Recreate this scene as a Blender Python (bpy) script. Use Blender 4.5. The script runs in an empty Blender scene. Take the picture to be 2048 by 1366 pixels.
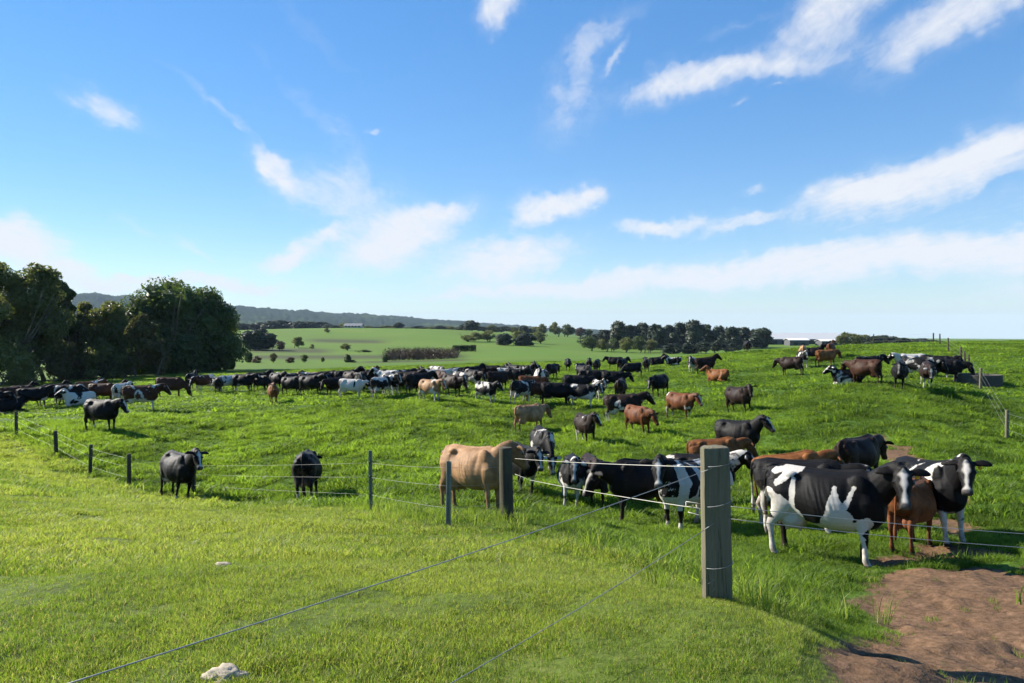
import bpy, bmesh, math, random, time
import numpy as np
from mathutils import Vector, Matrix
T0 = time.time()
R = math.radians
scene = bpy.context.scene
COL = scene.collection

# ------------------------------------------------------------------ camera
F, CX, CY, YH, CAMZ = 1479.0, 1024.0, 683.0, 655.0, 1.65      # photograph 2048 x 1366, 26 mm lens, eye height
PITCH = -math.atan((CY - YH) / F)
cd = bpy.data.cameras.new('camera'); cam = bpy.data.objects.new('camera', cd); COL.objects.link(cam)
cd.sensor_width = 36.0; cd.lens = F / 2048 * 36.0; cd.clip_start = 0.05; cd.clip_end = 40000
cam.location = (0, 0, CAMZ); cam.rotation_euler = (R(90) + PITCH, 0, 0)
scene.camera = cam

# ------------------------------------------------------------------ light
SUN_AZ, SUN_EL = R(-66), R(32)                                 # left of the view, a little ahead
sun_dir = Vector((math.sin(SUN_AZ) * math.cos(SUN_EL), math.cos(SUN_AZ) * math.cos(SUN_EL), math.sin(SUN_EL)))
sl = bpy.data.lights.new('sun', 'SUN'); sl.energy = 5.0; sl.angle = R(0.53); sl.color = (1.0, 0.93, 0.82)
so = bpy.data.objects.new('sun', sl); COL.objects.link(so); so.location = sun_dir * 50
so.rotation_euler = sun_dir.to_track_quat('Z', 'Y').to_euler()

scene.view_settings.view_transform = 'Standard'; scene.view_settings.look = 'None'
scene.view_settings.gamma = 1.0; scene.view_settings.exposure = 1.2; scene.view_settings.use_curve_mapping = False
scene.render.engine = 'CYCLES'
cy = scene.cycles
cy.use_denoising = True; cy.use_adaptive_sampling = True; cy.adaptive_threshold = 0.02
cy.max_bounces = 6; cy.diffuse_bounces = 3; cy.glossy_bounces = 2; cy.transmission_bounces = 3; cy.transparent_max_bounces = 6
cy.volume_bounces = 0
cy.caustics_reflective = False; cy.caustics_refractive = False

# ------------------------------------------------------------------ node helpers
class NT:
    def __init__(s, tree): s.t = tree; s.n = tree.nodes; s.l = tree.links
    def node(s, typ, **kw):
        n = s.n.new(typ)
        for k, v in kw.items(): setattr(n, k, v)
        return n
    def put(s, sock, v):
        if isinstance(v, bpy.types.NodeSocket): s.l.new(v, sock)
        elif v is not None: sock.default_value = v
    def math(s, op, a, b=None, c=None, clamp=False):
        n = s.node('ShaderNodeMath', operation=op, use_clamp=clamp)
        s.put(n.inputs[0], a)
        if b is not None: s.put(n.inputs[1], b)
        if c is not None: s.put(n.inputs[2], c)
        return n.outputs[0]
    def vmath(s, op, a, b=None, scale=None):
        n = s.node('ShaderNodeVectorMath', operation=op)
        s.put(n.inputs[0], a)
        if b is not None: s.put(n.inputs[1], b)
        if scale is not None: s.put(n.inputs['Scale'], scale)
        return n.outputs['Value'] if op in ('LENGTH', 'DOT_PRODUCT', 'DISTANCE') else n.outputs[0]
    def noise(s, vec, scale, detail=3, rough=.55, dist=0, dim='3D'):
        n = s.node('ShaderNodeTexNoise', noise_dimensions=dim)
        s.put(n.inputs['Vector'], vec); n.inputs['Scale'].default_value = scale; n.inputs['Detail'].default_value = detail
        n.inputs['Roughness'].default_value = rough; n.inputs['Distortion'].default_value = dist
        return n.outputs['Fac']
    def remap(s, v, a, b, c=0, d=1, smooth=False):
        n = s.node('ShaderNodeMapRange', clamp=True)
        if smooth: n.interpolation_type = 'SMOOTHSTEP'
        s.put(n.inputs[0], v); s.put(n.inputs[1], a); s.put(n.inputs[2], b); s.put(n.inputs[3], c); s.put(n.inputs[4], d)
        return n.outputs[0]
    def mix(s, f, a, b, blend='MIX'):
        n = s.node('ShaderNodeMix', data_type='RGBA', blend_type=blend, clamp_factor=True)
        s.put(n.inputs[0], f)
        for k, v in ((6, a), (7, b)):
            if isinstance(v, (tuple, list)) and len(v) == 3: v = (*v, 1)
            s.put(n.inputs[k], v)
        return n.outputs[2]
    def ramp(s, f, stops):
        n = s.node('ShaderNodeValToRGB'); e = n.color_ramp.elements
        while len(e) < len(stops): e.new(.5)
        for el, (p, c) in zip(e, stops): el.position = p; el.color = (*c, 1) if len(c) == 3 else c
        s.put(n.inputs[0], f); return n.outputs[0]
    def attr(s, name, kind='GEOMETRY'):
        return s.node('ShaderNodeAttribute', attribute_name=name, attribute_type=kind)

def material(name):
    m = bpy.data.materials.new(name); m.use_nodes = True
    t = NT(m.node_tree); t.n.clear()
    out = t.node('ShaderNodeOutputMaterial')
    return m, t, out
def principled(t, out, col, rough=.8, spec=.3, bump=None, bstr=.3, bdist=.02):
    p = t.node('ShaderNodeBsdfPrincipled')
    t.put(p.inputs['Base Color'], (*col, 1) if isinstance(col, tuple) and len(col) == 3 else col)
    t.put(p.inputs['Roughness'], rough); t.put(p.inputs['Specular IOR Level'], spec)
    if bump is not None:
        b = t.node('ShaderNodeBump'); t.put(b.inputs['Height'], bump); b.inputs['Strength'].default_value = bstr; b.inputs['Distance'].default_value = bdist
        t.l.new(b.outputs[0], p.inputs['Normal'])
    t.l.new(p.outputs[0], out.inputs['Surface'])
    return p

# ------------------------------------------------------------------ sky
def build_world():
    w = bpy.data.worlds.new('World'); scene.world = w; w.use_nodes = True
    t = NT(w.node_tree); t.n.clear()
    out = t.node('ShaderNodeOutputWorld')
    sky = t.node('ShaderNodeTexSky', sky_type='NISHITA', sun_disc=False, sun_elevation=SUN_EL, sun_rotation=SUN_AZ)
    sky.altitude = 0; sky.air_density = 1.0; sky.dust_density = 0.0; sky.ozone_density = 1.6
    gd = t.node('ShaderNodeTexCoord').outputs['Generated']; sg = t.node('ShaderNodeSeparateXYZ'); t.l.new(gd, sg.inputs[0]); cg = t.node('ShaderNodeCombineXYZ')
    t.l.new(sg.outputs[0], cg.inputs[0]); t.l.new(sg.outputs[1], cg.inputs[1]); t.l.new(t.math('MAXIMUM', sg.outputs[2], .012), cg.inputs[2])
    t.l.new(t.vmath('NORMALIZE', cg.outputs[0]), sky.inputs[0])
    hs = t.node('ShaderNodeHueSaturation'); hs.inputs['Saturation'].default_value = 1.66; hs.inputs['Value'].default_value = 1.0
    gm = t.node('ShaderNodeGamma'); gm.inputs[1].default_value = .62; t.l.new(sky.outputs[0], gm.inputs[0]); t.l.new(gm.outputs[0], hs.inputs['Color'])
    bg = t.node('ShaderNodeBackground'); bg.inputs[1].default_value = 0.128
    t.l.new(t.mix(1, hs.outputs[0], (.76, .90, 1.10), 'MULTIPLY'), bg.inputs[0])
    # cirrus: soft streaks at given bearings and heights, broken up by fibrous noise of one cloud layer
    g = t.node('ShaderNodeTexCoord').outputs['Generated']
    sep = t.node('ShaderNodeSeparateXYZ'); t.l.new(g, sep.inputs[0])
    x, y, z = sep.outputs
    az = t.math('ARCTAN2', x, y); el = t.math('ARCSINE', z)
    cmb = t.node('ShaderNodeCombineXYZ'); t.l.new(az, cmb.inputs[0]); t.l.new(el, cmb.inputs[1])
    zz = t.math('MAXIMUM', t.math('ADD', z, 0.06), 0.03)
    pl = t.node('ShaderNodeCombineXYZ'); t.l.new(t.math('DIVIDE', x, zz), pl.inputs[0]); t.l.new(t.math('DIVIDE', y, zz), pl.inputs[1])
    # warp of the outline
    wn = t.node('ShaderNodeTexNoise'); t.l.new(cmb.outputs[0], wn.inputs['Vector']); wn.inputs['Scale'].default_value = 9; wn.inputs['Detail'].default_value = 4; wn.inputs['Roughness'].default_value = .6
    wf = t.node('ShaderNodeTexNoise'); t.l.new(cmb.outputs[0], wf.inputs['Vector']); wf.inputs['Scale'].default_value = 46; wf.inputs['Detail'].default_value = 3
    warp = t.vmath('ADD', t.vmath('SCALE', t.vmath('SUBTRACT', wn.outputs['Color'], (.5, .5, .5)), scale=.062), t.vmath('SCALE', t.vmath('SUBTRACT', wf.outputs['Color'], (.5, .5, .5)), scale=.022))
    q = t.vmath('ADD', cmb.outputs[0], warp)
    flat = t.vmath('MULTIPLY', q, (1, 1, 0))
    mp = t.node('ShaderNodeMapping'); mp.inputs['Scale'].default_value = (1.0, .34, 1); mp.inputs['Rotation'].default_value = (0, 0, R(8)); t.l.new(pl.outputs[0], mp.inputs['Vector'])
    fib = t.noise(mp.outputs[0], 4.2, 7, .62, .9)
    fine = t.math('ADD', t.math('MULTIPLY', t.noise(mp.outputs[0], 15, 5, .65, 1.0), .6), t.math('MULTIPLY', t.noise(cmb.outputs[0], 55, 4, .62, 1.0), .4))
    acc = None
    # photograph px, px, half length, half width, tilt (degrees, up to the right positive), opacity
    C = [(1900, 335, 330, 62, 17, 1.0), (1720, 380, 150, 38, 14, .85), (1500, 540, 420, 36, 5, 1.0), (1850, 515, 380, 42, 3, 1.0), (1150, 572, 280, 24, 3, .95), (2150, 495, 300, 55, 6, 1.0),
         (1010, 522, 180, 46, 8, .95), (1000, 578, 210, 10, 5, .8), (790, 488, 165, 54, 16, 1.0), (860, 440, 120, 34, 16, .8), (570, 515, 75, 16, 12, .95), (640, 480, 75, 16, 18, .8),
         (690, 400, 150, 72, -14, .62), (560, 350, 90, 34, -48, .85), (540, 320, 45, 28, -60, .7), (1110, 408, 105, 36, 8, .95), (1060, 440, 70, 22, 22, .6), (1170, 396, 36, 18, -10, .8),
         (1330, 455, 150, 20, 4, .85), (1480, 455, 110, 14, 12, .75), (1400, 155, 190, 40, 8, .92), (1560, 135, 120, 30, -4, .7), (1650, 35, 150, 62, 22, .82), (1900, 45, 230, 62, 20, .8),
         (1480, 50, 100, 12, 10, .4), (1190, 75, 120, 30, 28, .5), (1150, 150, 100, 40, 60, .42), (1150, 220, 110, 60, 40, .3), (1235, 110, 50, 12, 45, .6), (1680, 95, 60, 40, 20, .4),
         (1000, 18, 60, 36, 30, .85), (215, 215, 100, 28, -20, .62), (455, 220, 150, 9, -32, .34), (610, 200, 130, 14, -35, .25), (700, 300, 90, 26, -60, .26), (745, 262, 26, 7, 20, .55),
         (50, 480, 110, 52, -18, 1.0), (130, 535, 90, 20, -6, .9), (-60, 470, 160, 70, -10, .9), (330, 567, 280, 18, 1, .8), (480, 560, 130, 16, 4, .7), (220, 555, 90, 14, 0, .8), (395, 495, 60, 12, -28, .55), (285, 458, 60, 10, -25, .3),
         (710, 585, 70, 6, 0, .6), (1850, 450, 260, 40, 8, .25), (1500, 378, 34, 11, 15, .6), (1477, 213, 30, 8, 20, .4), (1550, 176, 20, 5, 5, .4), (2000, 350, 120, 20, 20, .5), (620, 60, 120, 16, -35, .14),
         (2500, 300, 420, 90, 12, .8), (2450, 560, 500, 60, 3, .9), (-500, 520, 420, 60, 4, .8), (-450, 260, 300, 50, -22, .5), (2500, -50, 400, 70, 20, .7)]
    for (px, py, hl, hw, ang, op) in C:
        v = Vector(((px - CX) / F, 1, -(py - YH) / F)).normalized()
        m = t.node('ShaderNodeMapping', vector_type='TEXTURE')
        m.inputs['Location'].default_value = (math.atan2(v.x, v.y), math.asin(v.z), 0); m.inputs['Rotation'].default_value = (0, 0, R(ang))
        k = 1 / F * v.y
        m.inputs['Scale'].default_value = (hl * k * 1.12, hw * k * 1.2, 1)
        t.l.new(flat, m.inputs['Vector'])
        d = t.vmath('LENGTH', m.outputs[0])
        f = t.remap(d, 1.15, .18, 0, op, True)
        acc = f if acc is None else t.math('SUBTRACT', t.math('ADD', acc, f), t.math('MULTIPLY', acc, f))
    # thin cirrus that goes on all round the sky
    veil = t.remap(fib, .60, .86, 0, .30, True)
    far = t.remap(t.math('ABSOLUTE', az), .75, 1.1, 0, 1, True)
    nn = t.math('ADD', t.math('MULTIPLY', t.remap(fib, .28, .70), .55), t.math('MULTIPLY', t.remap(fine, .32, .68), .45))
    dens = t.math('SUBTRACT', acc, t.math('MULTIPLY', t.math('SUBTRACT', 1.0, nn), .55))
    dens = t.remap(dens, -.04, .72, 0, .95, False)
    dens = t.math('MAXIMUM', dens, t.math('MULTIPLY', t.math('MULTIPLY', acc, t.remap(nn, .2, .85)), .68))
    dens = t.math('ADD', dens, t.math('MULTIPLY', veil, t.math('ADD', t.math('MULTIPLY', far, 1.0), .10)), None, True)
    dens = t.math('MULTIPLY', dens, t.remap(el, .0, .04, 0, 1, True))
    cb = t.node('ShaderNodeBackground'); cb.inputs[0].default_value = (.93, .95, 1.0, 1); cb.inputs[1].default_value = 0.42
    ms = t.node('ShaderNodeMixShader'); t.l.new(dens, ms.inputs[0]); t.l.new(bg.outputs[0], ms.inputs[1]); t.l.new(cb.outputs[0], ms.inputs[2])
    t.l.new(ms.outputs[0], out.inputs[0])
    w.cycles.sampling_method = 'MANUAL'; w.cycles.sample_map_resolution = 512
build_world()

# ------------------------------------------------------------------ the lie of the land
def pdir(px, py):
    x = (px - CX) / F; up = -(py - CY) / F
    c, s = math.cos(PITCH), math.sin(PITCH)
    return np.array([x, c - up * s, s + up * c])
# photograph px, px and metres ahead of places whose distance shows by a post, cow or tree of usual size standing there
CP = [(200,1366,3.7),(1024,1366,3.8),(1900,1366,4.4),(1440,1215,5.5),(1700,1250,6.2),(2000,1200,7.5),(600,1180,5.6),(100,1180,5.6),
(600,1080,9),(100,1060,10),(890,1065,11),(1020,1035,13),(740,1020,14.2),(384,1001,23),(500,1012,18),(300,1003,19),(350,998,22.7),(617,1003,22),
(177,962,25),(30,878,32),(110,926,28.5),(0,990,14),(0,930,22),
(1140,1008,19.4),(1185,1008,20),(945,1020,16.4),(1265,1050,16),(1345,1066,14.4),(1660,1122,11.4),(1830,1090,12.5),(1300,1110,10.5),
(1080,935,25),(1060,862,37),(1170,885,31),(1278,868,31),(1365,838,36),(1482,827,35),(1480,920,27),(1320,790,46),(1400,747,60),(1437,760,52),
(1585,750,53),(1653,733,57),(1730,768,37),(1800,775,36),(1852,772,37),(1962,780,39),(2016,890,27),(1900,900,24),(1700,860,28),(1600,960,20),(2040,980,17),
(205,862,32),(280,823,39),(340,797,47),(80,822,39),(437,786,55),(490,784,54),(548,805,48),(620,790,47),(760,793,45),(858,800,41),(970,803,41),(1040,805,41),
(600,900,29),(800,900,27.5),(1110,810,41),(1190,765,58),(1240,741,74),(1140,742,74),(940,760,62),(700,758,65),
(1650,692,85),(1500,702,84),(1400,713,82),(1330,720,82),(2000,680,100),(1850,686,92),(1850,689,74),(2000,686,78),(1750,693,74),(2048,684,80),(1100,735,80),(1100,717,125),(1100,700,240),(1100,687,360),(1100,673,520),
(900,737,82),(900,722,150),(700,737,90),(700,726,150),(700,713,195),(700,701,250),(700,686,330),(700,669,430),(700,655,510),(900,658,510),(550,657,500),(900,690,320),
(370,745,100),(0,770,85),(180,755,93),(480,728,150),(1250,706,290),(1450,704,300)]
EX = []
for r_, zl, zr in ((2.5,-1.65,-1.9),(6,-2.0,-2.6),(12,-2.9,-3.4),(25,-4.2,-3.8),(50,-5.0,-3.0),(100,-6,-1.5)):
    EX += [(-62, r_, zl), (62, r_, zr)]
EX += [(12,140,-6.5),(22,140,-5.5),(32,160,-4.5),(30,300,-8),(20,300,-9),(32,500,-8),(-32,200,-7.5),(-32,450,-6),(-20,900,-9),(0,900,-9),(20,900,-9),(-62,500,-7),(62,500,-6),(40,900,-9),(-40,900,-9),(0,.8,-1.62),(-60,.8,-1.62),(60,.8,-1.65)]
_p, _z = [], []
for px, py, D in CP:
    d = pdir(px, py); d = d / d[1] * D
    _p.append((math.atan2(d[0], d[1]), math.log(math.hypot(d[0], d[1])))); _z.append(d[2])
for t_, r_, z_ in EX: _p.append((R(t_), math.log(r_))); _z.append(z_)
KT = 2.2
TP = np.array(_p) * np.array([KT, 1.0]); TZ = np.array(_z)
def _U(d2): return .5 * d2 * np.log(d2 + 1e-12)
def _fit(lam):
    n = len(TP); A = np.zeros((n + 3, n + 3))
    A[:n, :n] = _U(((TP[:, None] - TP[None]) ** 2).sum(-1)) + lam * np.eye(n)
    A[:n, n] = 1; A[:n, n+1:] = TP; A[n, :n] = 1; A[n+1:, :n] = TP.T
    return np.linalg.solve(A, np.concatenate([TZ, np.zeros(3)]))
TW = _fit(.03)
def _hash(ix, iy, s):
    h = (ix * 374761393 + iy * 668265263 + s * 974711) & 0xffffffff
    h = ((h ^ (h >> 13)) * 1274126177) & 0xffffffff
    return ((h ^ (h >> 16)) & 0xffff) / 65535.0
def vnoise(x, y, s=0):
    x = np.asarray(x, float); y = np.asarray(y, float)
    ix = np.floor(x).astype(np.int64); iy = np.floor(y).astype(np.int64); fx = x - ix; fy = y - iy
    fx = fx * fx * (3 - 2 * fx); fy = fy * fy * (3 - 2 * fy)
    a = _hash(ix, iy, s); b = _hash(ix + 1, iy, s); c = _hash(ix, iy + 1, s); d = _hash(ix + 1, iy + 1, s)
    return (a * (1 - fx) + b * fx) * (1 - fy) + (c * (1 - fx) + d * fx) * fy
def fbm(x, y, s=0, o=4):
    v = 0; a = .5; n = 0
    for k in range(o): v = v + a * vnoise(np.asarray(x) * 2 ** k + 17.3 * k, np.asarray(y) * 2 ** k - 9.1 * k, s + k); n += a; a *= .5
    return v / n
def H0(x, y):
    x = np.asarray(x, float); y = np.asarray(y, float); sh = x.shape
    r = np.hypot(x, y); th = np.clip(np.arctan2(x, y), -1.08, 1.08)
    q = np.stack([th * KT, np.log(np.clip(r, .8, 800))], -1).reshape(-1, 2); out = np.empty(len(q)); n = len(TP)
    for i in range(0, len(q), 20000):
        s = q[i:i+20000]
        out[i:i+20000] = _U(((s[:, None] - TP[None]) ** 2).sum(-1)) @ TW[:n] + TW[n] + s @ TW[n+1:]
    # towards the right the country falls away to the coast
    k = np.clip((np.arctan2(x, y) - R(1)) / R(7), 0, 1); k = k * k * (3 - 2 * k) * (np.abs(np.arctan2(x, y)) < R(170))
    return out.reshape(sh) + CAMZ - k * np.clip(r - 470, 0, None) * .0125
def H(x, y):
    x = np.asarray(x, float); y = np.asarray(y, float); r = np.hypot(x, y)
    k = np.clip(r / 4, .4, 1) * np.clip(1 - (r - 60) / 120, .15, 1)
    return H0(x, y) + k * ((fbm(x * .55, y * .55, 3, 3) - .5) * .20 + (fbm(x * 2.6, y * 2.6, 9, 2) - .5) * .055)
_DS = np.geomspace(1.2, 900, 3500)
def hit(px, py):                                               # where the line of sight first meets the ground
    d = pdir(px, py); d = d / d[1]
    h = H(d[0] * _DS, _DS); zz = CAMZ + d[2] * _DS
    b = zz < h
    if not b.any(): return None
    D = _DS[int(np.argmax(b))]
    return np.array([d[0] * D, D, float(H(d[0] * D, D))])
def at(px, D):                                                 # on the ground in column px, D metres ahead
    x = (px - CX) / F * D
    return np.array([x, D, float(H(x, D))])

# outlines on the ground
def world_poly(pp): return np.array([at(px, D)[:2] for px, D in pp])
def sdist(poly, x, y):                                         # >0 inside
    x = np.asarray(x, float); y = np.asarray(y, float); d = np.full(x.shape, 1e9); ins = np.zeros(x.shape, bool)
    n = len(poly)
    for i in range(n):
        ax, ay = poly[i]; bx, by = poly[(i + 1) % n]; ex, ey = bx - ax, by - ay
        tt = np.clip(((x - ax) * ex + (y - ay) * ey) / (ex * ex + ey * ey + 1e-12), 0, 1)
        d = np.minimum(d, np.hypot(x - ax - tt * ex, y - ay - tt * ey))
        c = ((ay > y) != (by > y)) & (x < ex * (y - ay) / (ey + 1e-12 * (ey == 0)) + ax)
        ins ^= c
    return np.where(ins, d, -d)
POST_BIG = at(1437, 5.5) - np.array([0, 0, .07]); POST_CORNER = at(1014, 12.6)
FENCE_A = [at(*p) for p in ((30, 32), (110, 28.4), (177, 25.2), (255, 23.4), (384, 23.2), (740, 14.4), (896, 11.2))] + [POST_CORNER]
LANE = np.array([(-70, 70)] + [tuple(p[:2]) for p in FENCE_A] + [(1.9, 8.2), (1.95, 5.8), (2.3, 4.3), (2.6, 2.5), (3.2, 0), (6, -40), (-70, -40)])
TRACK = np.array([hit(*p)[:2] for p in ((1640,1366),(1680,1290),(1735,1215),(1735,1145),(1755,1095),(1850,1062),(1888,1000),(1850,940),(1712,905),(1690,872),(1760,868),(1830,900),(1890,940),(1935,1020),(1965,1090),(2048,1118))] + [(11, 9.3), (13, 5), (9, -1), (2.1, -1), (1.75, 2.4)])
def lane_mask(x, y):
    return np.clip(.5 + (sdist(LANE, x, y) + (fbm(x * 1.3, y * 1.3, 21, 3) - .5) * 1.2) / .7, 0, 1)
def dirt_mask(x, y):
    s = sdist(TRACK, x, y) + (fbm(x * .9, y * .9, 31, 4) - .5) * np.clip(y / 9, .35, 1) * 1.5
    m = np.clip(.5 + s / .45, 0, 1)
    # weak grass islands on the track, and the fading upper end
    isl = np.clip((fbm(x * 1.1, y * 1.1, 47, 3) - .67) / .05, 0, 1)
    m = m * (1 - .9 * isl * (y > 6))
    far = np.hypot(x, y)
    return m * np.clip(2.0 - (far - 12) / 14 - (fbm(x * 1.6, y * 1.6, 51, 3) - .5) * 1.8, 0, 1)

# ------------------------------------------------------------------ object helpers
def mesh_obj(name, me, mat=None, parent=None, link=True):
    o = bpy.data.objects.new(name, me)
    if mat is not None and not me.materials: me.materials.append(mat)
    if link: COL.objects.link(o)
    if parent is not None: o.parent = parent
    return o
def empty(name, loc=(0, 0, 0), rz=0):
    o = bpy.data.objects.new(name, None); COL.objects.link(o); o.location = loc; o.rotation_euler = (0, 0, rz); o.empty_display_size = .2
    return o
def tag(o, label=None, cat=None, group=None, kind=None):
    for k, v in (('label', label), ('category', cat), ('group', group), ('kind', kind)):
        if v: o[k] = v
    return o
def np_mesh(name, V, Fc, smooth=True):
    """V (n,3); Fc list of arrays of equal-length polys (m,k)"""
    me = bpy.data.meshes.new(name)
    if not isinstance(Fc, (list, tuple)): Fc = [Fc]
    Fc = [np.asarray(f, np.int32) for f in Fc if len(f)]
    V = np.asarray(V, np.float32)
    me.vertices.add(len(V)); me.vertices.foreach_set('co', V.ravel())
    if Fc:
        loops = np.concatenate([f.ravel() for f in Fc]); tot = np.concatenate([np.full(len(f), f.shape[1], np.int32) for f in Fc])
        st = np.concatenate([[0], np.cumsum(tot)[:-1]]).astype(np.int32)
        me.loops.add(len(loops)); me.loops.foreach_set('vertex_index', loops)
        me.polygons.add(len(tot)); me.polygons.foreach_set('loop_start', st); me.polygons.foreach_set('loop_total', tot)
        me.polygons.foreach_set('use_smooth', np.full(len(tot), smooth))
    me.update(calc_edges=True); me.validate()
    return me
def fattr(me, name, v):
    a = me.attributes.new(name, 'FLOAT', 'POINT'); a.data.foreach_set('value', np.asarray(v, np.float32))
class MB:
    """collects shapes for one mesh"""
    def __init__(s): s.v = []; s.f = []; s.n = 0
    def add(s, V, Fc):
        s.v.append(np.asarray(V, float)); s.f += [tuple(int(i) + s.n for i in f) for f in Fc]; s.n += len(V)
    def loft(s, C, hw, hh, up=(0, 0, 1), seg=12, caps=True, power=2.0):
        C = np.asarray(C, float); n = len(C); V = []
        up = np.asarray(up, float)
        for i in range(n):
            tan = C[min(i + 1, n - 1)] - C[max(i - 1, 0)]; tan /= np.linalg.norm(tan) + 1e-9
            u = up[i] if up.ndim == 2 else up
            sd = np.cross(tan, u); l = np.linalg.norm(sd)
            sd = sd / l if l > 1e-6 else np.array([0, 1, 0.]); un = np.cross(sd, tan)
            for k in range(seg):
                a = 2 * math.pi * k / seg; ca, sa = math.cos(a), math.sin(a)
                V.append(C[i] + sd * hw[i] * math.copysign(abs(ca) ** (2 / power), ca) + un * hh[i] * math.copysign(abs(sa) ** (2 / power), sa))
        Fc = []
        for i in range(n - 1):
            for k in range(seg):
                k2 = (k + 1) % seg
                Fc.append((i * seg + k, i * seg + k2, (i + 1) * seg + k2, (i + 1) * seg + k))
        if caps: Fc.append(tuple(range(seg))[::-1]); Fc.append(tuple((n - 1) * seg + k for k in range(seg)))
        s.add(V, Fc); return s
    def tube(s, C, r, seg=6): 
        r = [r] * len(C) if np.isscalar(r) else r
        C = np.asarray(C, float); t = C[-1] - C[0]
        up = (0, 0, 1) if abs(t[2]) < .9 * np.linalg.norm(t) else (1, 0, 0)
        return s.loft(C, r, r, up, seg)
    def ball(s, c, r, seg=12, rings=8):
        r = np.array([r] * 3 if np.isscalar(r) else r, float); V = [np.array([0, 0, 1.])]; Fc = []
        for i in range(1, rings):
            p = math.pi * i / rings
            for k in range(seg): a = 2 * math.pi * k / seg; V.append(np.array([math.sin(p) * math.cos(a), math.sin(p) * math.sin(a), math.cos(p)]))
        V.append(np.array([0, 0, -1.])); L = len(V) - 1
        for k in range(seg):
            k2 = (k + 1) % seg; Fc.append((0, 1 + k, 1 + k2)); Fc.append((L, L - seg + k2, L - seg + k))
            for i in range(rings - 2): a = 1 + i * seg; Fc.append((a + k, a + seg + k, a + seg + k2, a + k2))
        s.add(np.array(V) * r + np.asarray(c, float), Fc); return s
    def box(s, lo, hi):
        lo = np.asarray(lo, float); hi = np.asarray(hi, float)
        V = [(x, y, z) for x in (lo[0], hi[0]) for y in (lo[1], hi[1]) for z in (lo[2], hi[2])]
        s.add(V, [(0,1,3,2),(4,6,7,5),(0,4,5,1),(2,3,7,6),(0,2,6,4),(1,5,7,3)]); return s
    def mesh(s, name, smooth=True):
        me = bpy.data.meshes.new(name); V = np.concatenate(s.v)
        me.from_pydata([tuple(v) for v in V], [], s.f); me.update()
        me.polygons.foreach_set('use_smooth', [smooth] * len(me.polygons))
        return me

# ------------------------------------------------------------------ ground materials
def pasture_material():
    m, t, out = material('pasture')
    pos = t.node('ShaderNodeNewGeometry').outputs['Position']
    lane = t.attr('lane').outputs['Fac']; dirt = t.attr('dirt').outputs['Fac']; dist = t.attr('dist').outputs['Fac']
    n1 = t.noise(pos, .16, 4, .6); n2 = t.noise(pos, 1.7, 5, .65); n3 = t.noise(pos, 14, 4, .7); nb = t.noise(pos, .012, 3, .5)
    pad = t.ramp(n2, [(.30, (.022, .050, .004)), (.5, (.068, .135, .009)), (.72, (.110, .190, .016))])
    pad = t.mix(t.remap(n1, .35, .7, 0, .5), pad, (.064, .118, .016))
    ln = t.ramp(n2, [(.28, (.055, .080, .012)), (.5, (.100, .138, .020)), (.75, (.150, .175, .036))])
    ln = t.mix(t.remap(t.noise(pos, .8, 4, .6), .52, .72, 0, .30), ln, (.14, .15, .045))
    c = t.mix(lane, pad, ln)
    farc = t.ramp(nb, [(.35, (.105, .165, .020)), (.5, (.100, .185, .018)), (.65, (.135, .195, .026))])
    c = t.mix(t.remap(dist, 70, 170, 0, 1), c, farc)
    olive = t.attr('dry').outputs['Fac']
    c = t.mix(olive, c, (.055, .055, .026))
    soil = t.ramp(n3, [(.25, (.070, .038, .022)), (.5, (.165, .093, .053)), (.75, (.24, .145, .088))])
    soil = t.mix(t.remap(n2, .35, .65, 0, .6), soil, (.110, .060, .034))
    d2 = t.remap(t.math('ADD', dirt, t.math('MULTIPLY', t.math('SUBTRACT', n3, .5), .5)), .35, .6, 0, 1)
    c = t.mix(d2, c, soil)
    c = t.mix(t.remap(n3, .3, .7, .35, 0), c, (.012, .022, .004))
    hgt = t.math('ADD', t.math('MULTIPLY', n2, .6), t.math('MULTIPLY', n3, .35))
    principled(t, out, c, .9, .15, hgt, .55, .10)
    return m
M_PASTURE = pasture_material()

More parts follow.
